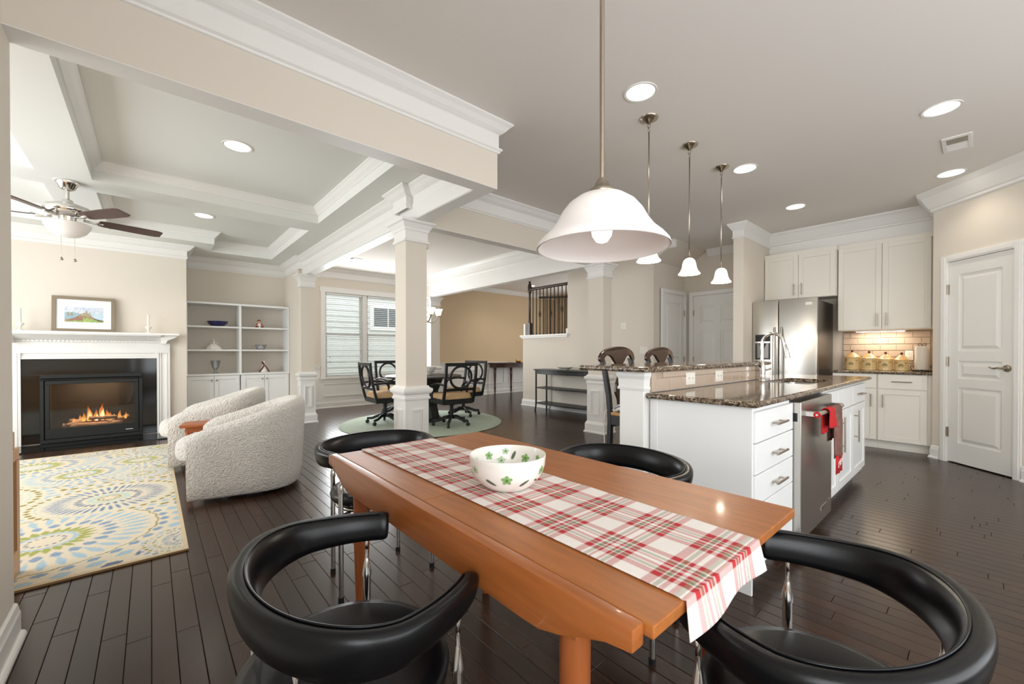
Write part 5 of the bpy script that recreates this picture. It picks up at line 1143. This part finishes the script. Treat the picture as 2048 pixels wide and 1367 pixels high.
# plaid runner
rx0, rx1 = .665, 1.0; ry1 = TY1 - .002; drop = .055; LEN = (ry1 - TY0) + drop; st_ = .0032
nu = int((rx1 - rx0) / st_); nv = int(LEN / st_); u = np.linspace(0, rx1 - rx0, nu); v = np.linspace(0, LEN, nv); Uu, Vw = np.meshgrid(u, v)
red = linarr((186, 44, 50)); grn = linarr((132, 134, 104)); wht = linarr((240, 233, 226)); pnk = linarr((216, 150, 148)); gry = linarr((176, 172, 160))
per = .155
def band(s):
    s = s % per; o_ = np.zeros(s.shape + (4,))                      # weights: red, green, dark-stripe, white line
    o_[..., 0] = ((s > .062) & (s < .078)) | ((s > .093) & (s < .102)) | ((s > .112) & (s < .121)) | ((s > .138) & (s < .155))
    o_[..., 1] = ((s > .081) & (s < .091)) | ((s > .123) & (s < .134))
    o_[..., 3] = ((s > .0785) & (s < .0805)) | ((s > .0915) & (s < .0935)) | ((s > .104) & (s < .1075)) | ((s > .135) & (s < .137))
    return o_
A_, B_ = band(Uu + .03), band(Vw + .02)
def mixc(wA):
    c = np.tile(wht, wA.shape[:2] + (1,)); c[wA[..., 0] > 0] = red; c[wA[..., 1] > 0] = grn; c[wA[..., 3] > 0] = wht; return c
PC = .5 * mixc(A_) + .5 * mixc(B_)
PC *= (1 - .10 * ((np.add.outer(np.arange(nv), np.arange(nu)) % 2)))[..., None]
hang = np.clip((drop - Vw) / drop, 0, 1)           # v=0 is the hanging near end
yy = np.where(Vw < drop, TY0 - .004 - .016 * hang - .006 * np.sin(Uu * 22) * hang, TY0 + (Vw - drop)); zz = np.where(Vw < drop, TZ + .0035 - (drop - Vw) * .96, TZ + .0035)
k_ = np.clip((Vw - drop) / .02, 0, 1); zz = np.where((Vw >= drop) & (Vw < drop + .02), TZ + .0035 - .003 * (1 - k_) ** 2, zz)
xx = rx0 + Uu + .012 * hang * np.sin(Uu * 9) + (.0 - .02 * hang); zz = zz + .0006 * np.sin(Vw * 40) * np.sin(Uu * 25)
me = bpy.data.meshes.new('table_runner'); vv = np.stack([xx.ravel(), yy.ravel(), zz.ravel()], 1); ii = (np.arange(nv - 1)[:, None] * nu + np.arange(nu - 1)[None]).ravel(); ff = np.stack([ii, ii + 1, ii + nu + 1, ii + nu], 1)
me.from_pydata(vv.tolist(), [], ff.tolist()); me.shade_smooth()
ru = color_mesh('table_runner', me, np.concatenate([PC.reshape(-1, 3), np.ones((nu * nv, 1))], 1), 'plaid'); tag(ru, 'red and white plaid cloth runner along the teak table', 'table runner'); solid(ru, .002)
# painted bowl
BC = (.818, .955, TZ + .006); br = .105
bw = thing('fruit_bowl', 'white ceramic bowl painted with green flowers on the plaid runner', 'bowl', BC)
prof_o = [(.055, 0), (.060, .003), (.078, .018), (.094, .042), (.102, .066), (.1035, .086), (.1045, .094)]
prof_i = [(.0985, .092), (.097, .070), (.089, .046), (.072, .024), (.05, .013), (.002, .011)]
obj('body', MB().lathe([(.002, .002)] + prof_o + [(.104, .097), (.1005, .097)] + prof_i, 64), 'porcelain', bw, smooth=True, angle=60)
def surf(outer, z):
    P_ = prof_o if outer else prof_i[::-1]
    for (r0, z0), (r1, z1) in zip(P_[:-1], P_[1:]):
        if min(z0, z1) <= z <= max(z0, z1): return r0 + (r1 - r0) * (z - z0) / (z1 - z0 + 1e-9)
    return P_[-1][0]
def decal(shape, a0, z0, size, rot, outer, mname, name, lift=.0012):
    """flat painted shape wrapped on the bowl wall; fan from its centre"""
    pts = [(0, 0)] + shape; vs_ = []
    for px_, pz_ in pts:
        c, s = math.cos(rot), math.sin(rot); qx, qz = (px_ * c - pz_ * s) * size, (px_ * s + pz_ * c) * size
        z = max(.004 if outer else .013, min(.091, z0 + qz)); r = surf(outer, z) + (lift if outer else -lift); a = a0 + qx / r * (1 if outer else -1); vs_.append((r * math.cos(a), r * math.sin(a), z))
    n = len(shape); obj(name, MB().add(vs_, [(0, 1 + i, 1 + (i + 1) % n) for i in range(n)]), mname, bw)
FLOWER = [((.55 + .45 * abs(math.cos(2.5 * q))) * math.cos(q), (.55 + .45 * abs(math.cos(2.5 * q))) * math.sin(q)) for q in [2 * PI * i / 40 for i in range(40)]]
LEAF = [(math.cos(q), .32 * math.sin(q) * (1 - .2 * math.cos(q))) for q in [2 * PI * i / 20 for i in range(20)]]
DOT = [(math.cos(q), math.sin(q)) for q in [2 * PI * i / 12 for i in range(12)]]
va = math.atan2(-BC[1], -BC[0])          # direction from the bowl to the camera
mat('mint_paint', (178, 206, 170), .3); mat('centre_paint', (96, 120, 60), .3)
for da, z, s_, c_ in ((-.02, .047, .015, 'green_paint'), (-.95, .066, .012, 'mint_paint'), (1.05, .062, .013, 'green_paint'), (2.1, .05, .014, 'green_paint'), (-2.1, .05, .014, 'green_paint')):
    decal(FLOWER, va + da, z, s_, .3, True, c_, 'painted_flower'); decal(DOT, va + da, z, s_ * .26, 0, True, 'centre_paint', 'flower_centre', .0018)
for da, z, s_, r_ in ((.50, .034, .014, .7), (-.48, .036, .015, -.6), (1.45, .045, .012, 1.0), (-1.5, .040, .013, .8), (.95, .035, .010, -.4)): decal(LEAF, va + da, z, s_, r_, True, 'leaf_paint', 'painted_leaf')
for da, z, s_, c_ in ((2.55, .060, .014, 'green_paint'), (3.35, .05, .013, 'mint_paint'), (3.75, .068, .013, 'green_paint'), (2.05, .070, .010, 'green_paint'), (3.2, .078, .011, 'mint_paint'), (4.3, .066, .009, 'mint_paint')):
    decal(FLOWER, va + da, z, s_, .2, False, c_, 'painted_flower'); decal(DOT, va + da, z, s_ * .26, 0, False, 'centre_paint', 'flower_centre', .0018)
for da, z, s_, r_ in ((2.95, .066, .014, 1.2), (2.4, .026, .012, .1), (3.9, .026, .012, -.2)): decal(LEAF, va + da, z, s_, r_, False, 'leaf_paint', 'painted_leaf')

bw.scale = (1.12, 1.12, 1.02)
# leather ring chair: local forward +y
def ring_chair():
    t = thing('leather_armchair', 'x', 'chair', (0, 0, 0), 0, 'black leather ring-back chairs around the teak table')
    N_ = 64; PH = math.radians(128); secs = []; seam = []
    FS = [-1, -.998, -.993, -.985, -.975] + [-.965 + 1.93 * i / N_ for i in range(N_ + 1)] + [.975, .985, .993, .998, 1]
    for fs_ in FS:
        q = PH * fs_; f_ = abs(fs_); s, c = math.sin(q), math.cos(q)
        px_ = .278 * s * (1 if abs(q) < PI / 2 else (1 - .10 * (abs(q) - PI / 2))); py_ = -.19 * c if c > 0 else -.31 * c
        hh = .050 - .014 * smoothstep((f_ - .35) / .6); tt = .025 - .002 * f_; e_ = 1.0
        if f_ > .972: e_ = .80 + .20 * math.sqrt(max(0, 1 - ((f_ - .972) / .028) ** 2))
        zc_ = .640 + .010 * (1 - smoothstep(f_ / .8)); nx_, ny_ = s, -c * (1 if c > 0 else .8); nl = math.hypot(nx_, ny_); nx_, ny_ = nx_ / nl, ny_ / nl
        loop = []
        for k_ in range(16):
            a = 2 * PI * k_ / 16; ca, sa = math.cos(a), math.sin(a)
            o_ = tt * math.copysign(abs(ca) ** .62, ca) * e_; h_ = hh * math.copysign(abs(sa) ** .8, sa) * e_; o_ += h_ * .22
            loop.append((px_ + nx_ * o_, py_ + ny_ * o_, zc_ + h_))
        secs.append(loop); o_ = hh * .95 * .22 - .012; seam.append((px_ + nx_ * o_, py_ + ny_ * o_, zc_ + hh * .985 * e_))
    rg_ = obj('backrest_ring', MB().ring_sections(secs), 'leather', t, smooth=True, angle=75)
    obj('piping', MB().tube(seam[5:-5], .0022, 6), 'leather', rg_, smooth=True)
    secs = []
    for r_, z_ in ((.15, .405), (.205, .407), (.222, .42), (.226, .44), (.218, .458), (.19, .466), (.12, .458), (.002, .454)):
        secs.append([(r_ * 1.02 * math.cos(q), r_ * math.sin(q) + .0, z_) for q in [2 * PI * k_ / 48 for k_ in range(48)]])
    obj('seat', MB().ring_sections(secs), 'leather', t, smooth=True, angle=60)
    obj('seat_frame', MB().tube([(.20 * math.cos(q), .19 * math.sin(q), .392) for q in [2 * PI * k_ / 40 for k_ in range(40)]], .010, 8, closed=True), 'chrome', t, smooth=True)
    for x, y in ((-.236, .140), (.236, .140), (-.180, -.146), (.180, -.146)):
        obj('leg', MB().lathe([(.0115, .020), (.0115, .498), (.0135, .500), (.0135, .508), (.006, .548), (.0048, .552), (.0048, .575)], 14, (x, y, 0)), 'chrome', t, smooth=True, angle=35)
        obj('support_rod', MB().tube([(x, y, .572), (x, y, .59), (x * 1.02, y * 1.02, .618)], .0048, 8), 'chrome', t, smooth=True)
        obj('foot', MB().lathe([(.002, 0), (.013, 0), (.013, .022), (.002, .022)], 12, (x, y, 0)), 'rubber', t)
        obj('bracket', MB().tube([(x * .78, y * .80, .392), (x, y, .392)], .007, 8), 'chrome', t)
    return t
rc = ring_chair(); rc['label'] = 'black leather ring chair on the living room side of the teak table'
rc.location = (.326, .935, 0); rc.rotation_euler = (0, 0, -PI / 2)
dup(rc, (.885, 2.07, 0), PI, 'black leather ring chair at the table end nearest to the square column')
dup(rc, (1.52, 1.03, 0), PI / 2, 'black leather ring chair between the teak table and the island')
dup(rc, (1.0, .20, 0), -.04, 'black leather ring chair at the table end where the plaid runner hangs over')

# ------------------------------------------------------------------ bar stools (local forward -y: facing the bar)
def stool():
    t = thing('bar_stool', 'x', 'stool', (0, 0, 0), 0, 'bar stools along the raised bar')
    for s in (-1, 1):
        obj('rear_leg', MB().ring_sections([[(s * .20 + dx * .018, y + dy * .016, z) for dx, dy in ((-1, -1), (1, -1), (1, 1), (-1, 1))] for y, z in ((.24, 0), (.205, .35), (.195, .62), (.21, .80), (.25, 1.0), (.280, 1.09))]), 'black_wood', t)
        obj('front_leg', MB().lathe([(.014, 0), (.018, .1), (.02, .6), (.021, .66)], 10, (s * .19, -.17, 0)), 'black_wood', t, smooth=True)
        obj('side_stretcher', MB().tube([(s * .195, -.17, .30), (s * .2, .21, .30)], .010, 8), 'black_wood', t)
    obj('seat_rail', MB().box(-.205, .205, .175, .20, .56, .65).box(-.21, .21, -.185, -.16, .58, .65).box(-.215, -.19, -.17, .18, .58, .65).box(.19, .215, -.17, .18, .58, .65), 'black_wood', t)
    obj('rush_seat', MB().box(-.215, .215, -.195, .195, .65, .675), 'rush', t, bevel=.01, seg=2)
    secs = []
    for k_ in range(7):
        u = k_ / 6; z_ = .6755 + .055 * u; s_ = .90 + .10 * math.sin(PI * min(1, u * 1.1 + .05))
        secs.append([(x_ * s_, y_ * s_, z_) for x_, y_ in [superell(2 * PI * i / 36, .207, .195, 5) for i in range(36)]])
    cu_ = obj('seat_cushion', MB().ring_sections(secs), 'cushion_print', t, smooth=True, angle=60)
    for s in (-1, 1): obj('tie', MB().tube(catmull([(s * .19, .18, .69), (s * .222, .225, .68), (s * .225, .235, .60), (s * .218, .24, .50), (s * .222, .235, .42)], 4), .004, 5), 'white_ink', cu_)
    obj('front_stretcher', MB().tube([(-.19, -.17, .22), (.19, -.17, .22)], .011, 8), 'black_metal', t); obj('rear_stretcher', MB().tube([(-.2, .21, .25), (.2, .21, .25)], .010, 8), 'black_wood', t)
    n = 24; P_ = []
    def cy(x): return .255 + .018 * (x / .24) ** 2
    top = [(x, 1.098 + .09 * (1 - (x / .2451) ** 2) ** .5) for x in [-.245 + .49 * i / n for i in range(n + 1)]]
    hb = [(.245, 1.085), (.238, 1.07), (.222, 1.064), (.205, 1.072), (.188, 1.096), (.165, 1.115), (.13, 1.116), (.10, 1.10), (.075, 1.072), (.052, 1.052), (.045, 1.03), (.045, .99)]; bot = hb + [(-x, z) for x, z in hb[::-1]]
    poly = top + bot
    m = MB(); k = len(poly)
    m.add([(x, cy(x) - .012, z) for x, z in poly] + [(x, cy(x) + .012, z) for x, z in poly], [tuple(range(k)), tuple(range(k, 2 * k))[::-1]] + [(i, (i + 1) % k, k + (i + 1) % k, k + i) for i in range(k)])
    obj('crest_rail', m, 'espresso', t, bevel=.003)
    spl = [(-.05, 1.01), (.05, 1.01), (.04, .95), (.075, .88), (.085, .82), (.05, .76), (.04, .70), (.04, .66), (-.04, .66), (-.04, .70), (-.05, .76), (-.085, .82), (-.075, .88), (-.04, .95)]
    obj('back_splat', MB().prism(spl, .225, .243, 'y'), 'espresso', t)
    return t
nt, b, N, L = nodes_mat('cushion_print'); tc = N.new('ShaderNodeTexCoord'); wv = N.new('ShaderNodeTexWave'); wv.wave_type = 'RINGS'; wv.inputs['Scale'].default_value = 7; wv.inputs['Distortion'].default_value = 5; wv.inputs['Detail'].default_value = 0; L.new(tc.outputs['Object'], wv.inputs['Vector'])
r_ = ramp(nt, [(0, (96, 112, 134)), (.48, (96, 112, 134)), (.55, (232, 228, 218))]); L.new(wv.outputs['Fac'], r_.inputs[0]); L.new(r_.outputs[0], b.inputs['Base Color']); b.inputs['Roughness'].default_value = .9
sl = stool(); sl['label'] = 'dark bar stool with a patterned cushion beside the bar post'; sl.location = (2.90, 1.72, 0)
dup(sl, (3.58, 1.72, 0), 0, 'dark bar stool farther along the bar toward the refrigerator')

# ------------------------------------------------------------------ lamps
def lathe_shell(prof, th):
    return prof + [(max(.001, r - th), z) for r, z in prof[::-1]]
pl_ = thing('pendant_lamp', 'large frosted bell pendant lamp over the teak table', 'pendant lamp', (1.04, .77, 1.46)); z0 = 1.46
bell = [(.200, .0), (.197, .012), (.182, .030), (.158, .052), (.138, .080), (.122, .110), (.102, .135), (.074, .155), (.046, .165), (.032, .168)]
obj('glass_shade', MB().lathe(lathe_shell(bell, .005), 56, cap=False), 'shade_glass', pl_, smooth=True, angle=70)
obj('socket_cap', MB().lathe([(.044, .164), (.046, .170), (.042, .178), (.026, .186), (.018, .205), (.010, .215), (.002, .215)], 28), 'nickel', pl_, smooth=True, angle=50)
obj('rod', MB().lathe([(.0075, .21), (.0075, ZC - z0 - .02)], 14), 'nickel', pl_, smooth=True, angle=50)
obj('canopy', MB().lathe([(.012, ZC - z0 - .035), (.05, ZC - z0 - .022), (.062, ZC - z0 - .004), (.062, ZC - z0)], 24), 'nickel', pl_, smooth=True, angle=50)
obj('bulb', MB().lathe([(.002, .016), (.018, .022), (.030, .040), (.033, .060), (.033, .072), (.022, .078), (.014, .165)], 24), 'bulb', pl_, smooth=True, angle=60)
def mini(label, x, y, zb):
    p = thing('pendant_lamp', label, 'pendant lamp', (x, y, zb), group='small bell pendants above the bar')
    bell = [(.086, 0), (.084, .006), (.070, .022), (.058, .05), (.052, .085), (.044, .112), (.028, .128), (.016, .132)]
    vs_ = lathe_shell(bell, .004); obj('glass_shade', MB().lathe(vs_, 36, cap=False), 'shade_lit', p, smooth=True, angle=70)
    obj('socket_cap', MB().lathe([(.020, .128), (.020, .136), (.008, .15), (.004, .155)], 16), 'nickel', p, smooth=True)
    obj('rod', MB().lathe([(.005, .15), (.005, ZC - zb - .10)], 10), 'nickel', p, smooth=True)
    obj('loop', MB().tube([(.011 * math.cos(q), 0, ZC - zb - .086 + .017 * math.sin(q)) for q in [2 * PI * i / 10 for i in range(10)]], .003, 6, closed=True).tube([(0, .011 * math.cos(q), ZC - zb - .058 + .017 * math.sin(q)) for q in [2 * PI * i / 10 for i in range(10)]], .003, 6, closed=True), 'nickel', p)
    obj('canopy', MB().lathe([(.004, ZC - zb - .045), (.012, ZC - zb - .04), (.03, ZC - zb - .026), (.062, ZC - zb - .010), (.066, ZC - zb)], 24), 'nickel', p, smooth=True, angle=50)
    obj('bulb', MB().lathe([(.002, .012), (.02, .02), (.026, .045), (.02, .065), (.01, .12)], 16), 'bulb', p, smooth=True)
    l = bpy.data.lights.new('pendant_light', 'POINT'); l.energy = 6; l.color = (1, .90, .76); l.shadow_soft_size = .03; lo = bpy.data.objects.new('pendant_light', l); COL.objects.link(lo); lo.location = (x, y, zb - .02)
mini('small frosted bell pendant behind the large lamp shade', 2.757, 1.622, 1.81)
mini('small frosted bell pendant in the middle over the bar', 3.37, 1.611, 1.79)
mini('small frosted bell pendant nearest to the refrigerator', 3.995, 1.607, 1.79)
def can(label, x, y, z=ZC, r=.092, power=11, lit=True):
    c = thing('recessed_light', label, 'ceiling light', (x, y, z), group=None)
    obj('trim_ring', MB().lathe([(r * .98, -.0005), (r * 1.16, -.0005), (r * 1.14, -.006), (r * .98, -.004), (r * .98, -.0005)], 36, cap=False), 'trim', c, smooth=True, angle=40)
    obj('lens', MB().lathe([(.001, -.003), (r * .98, -.003), (r * .98, -.0005), (.001, -.0005)], 36), 'can_lit', c)
    l = bpy.data.lights.new('can_light', 'SPOT'); l.energy = power; l.color = (1, .90, .76); l.spot_size = math.radians(125); l.spot_blend = .8; l.shadow_soft_size = .07; lo = bpy.data.objects.new('can_light', l); COL.objects.link(lo); lo.location = (x, y, z - .02)
for lab, px_, py_ in (('round recessed light between the large lamp and the first bar pendant', 1281, 184), ('round recessed light nearest to the ceiling vent over the walkway', 1883, 217), ('round recessed light beside the last bar pendant', 1490, 337), ('round recessed light nearest to the pantry crown', 1902, 346), ('round recessed light in front of the wall cabinets', 1591, 413)):
    q = onZ(px_, py_, ZC); can(lab, q.x, q.y)
q = onZ(475, 292, ZR); can('round recessed light in the coffer nearest to the nook beam', q.x, q.y, ZR, power=26)
q = onZ(408, 431, ZR); can('round recessed light in the coffer before the bookcase', q.x, q.y, ZR, power=34)
can('round recessed light over the stairwell', 7.45, 7.75, ZC, power=14)
va_ = thing('ceiling_vent', 'white square air vent in the kitchen ceiling by the pantry', 'vent', (4.98, .145, ZC))
obj('frame', MB().box(-.17, .17, -.085, -.06, -.010, -.0005).box(-.17, .17, .06, .085, -.010, -.0005).box(-.17, -.13, -.06, .06, -.010, -.0005).box(.13, .17, -.06, .06, -.010, -.0005), 'trim', va_, bevel=.002)
for i in range(12): obj('louvre', MB().box(-.13 + i * .0217, -.122 + i * .0217, -.06, .06, -.009, -.001), 'steel' if i < 6 else 'trim', va_)
q = onZ(706, 516, ZC); vb = thing('ceiling_vent', 'thin slotted air vent in the dining room ceiling', 'vent', (q.x, q.y, ZC)); obj('frame', MB().box(-.16, .16, -.06, .06, -.008, -.0005), 'trim', vb)
for i in range(4): obj('louvre', MB().box(-.14, .0, -.045 + i * .024, -.033 + i * .024, -.010, -.007), 'iron', vb)

can('unseen recessed light added in the hall ceiling by the half-round table', 6.6, 7.9, ZC, power=22)  # unseen lamp added to brighten the hall
can('unseen recessed light added in the hall ceiling by the black console', 5.5, 6.0, ZC, power=14)  # second unseen hall lamp, also added for brightness
area('hall_end_fill', (9.4, 6.5, 1.4), (0, PI / 2, 0), 1.8, 1.2, 40, DAY)  # fill lamp added at the hall end
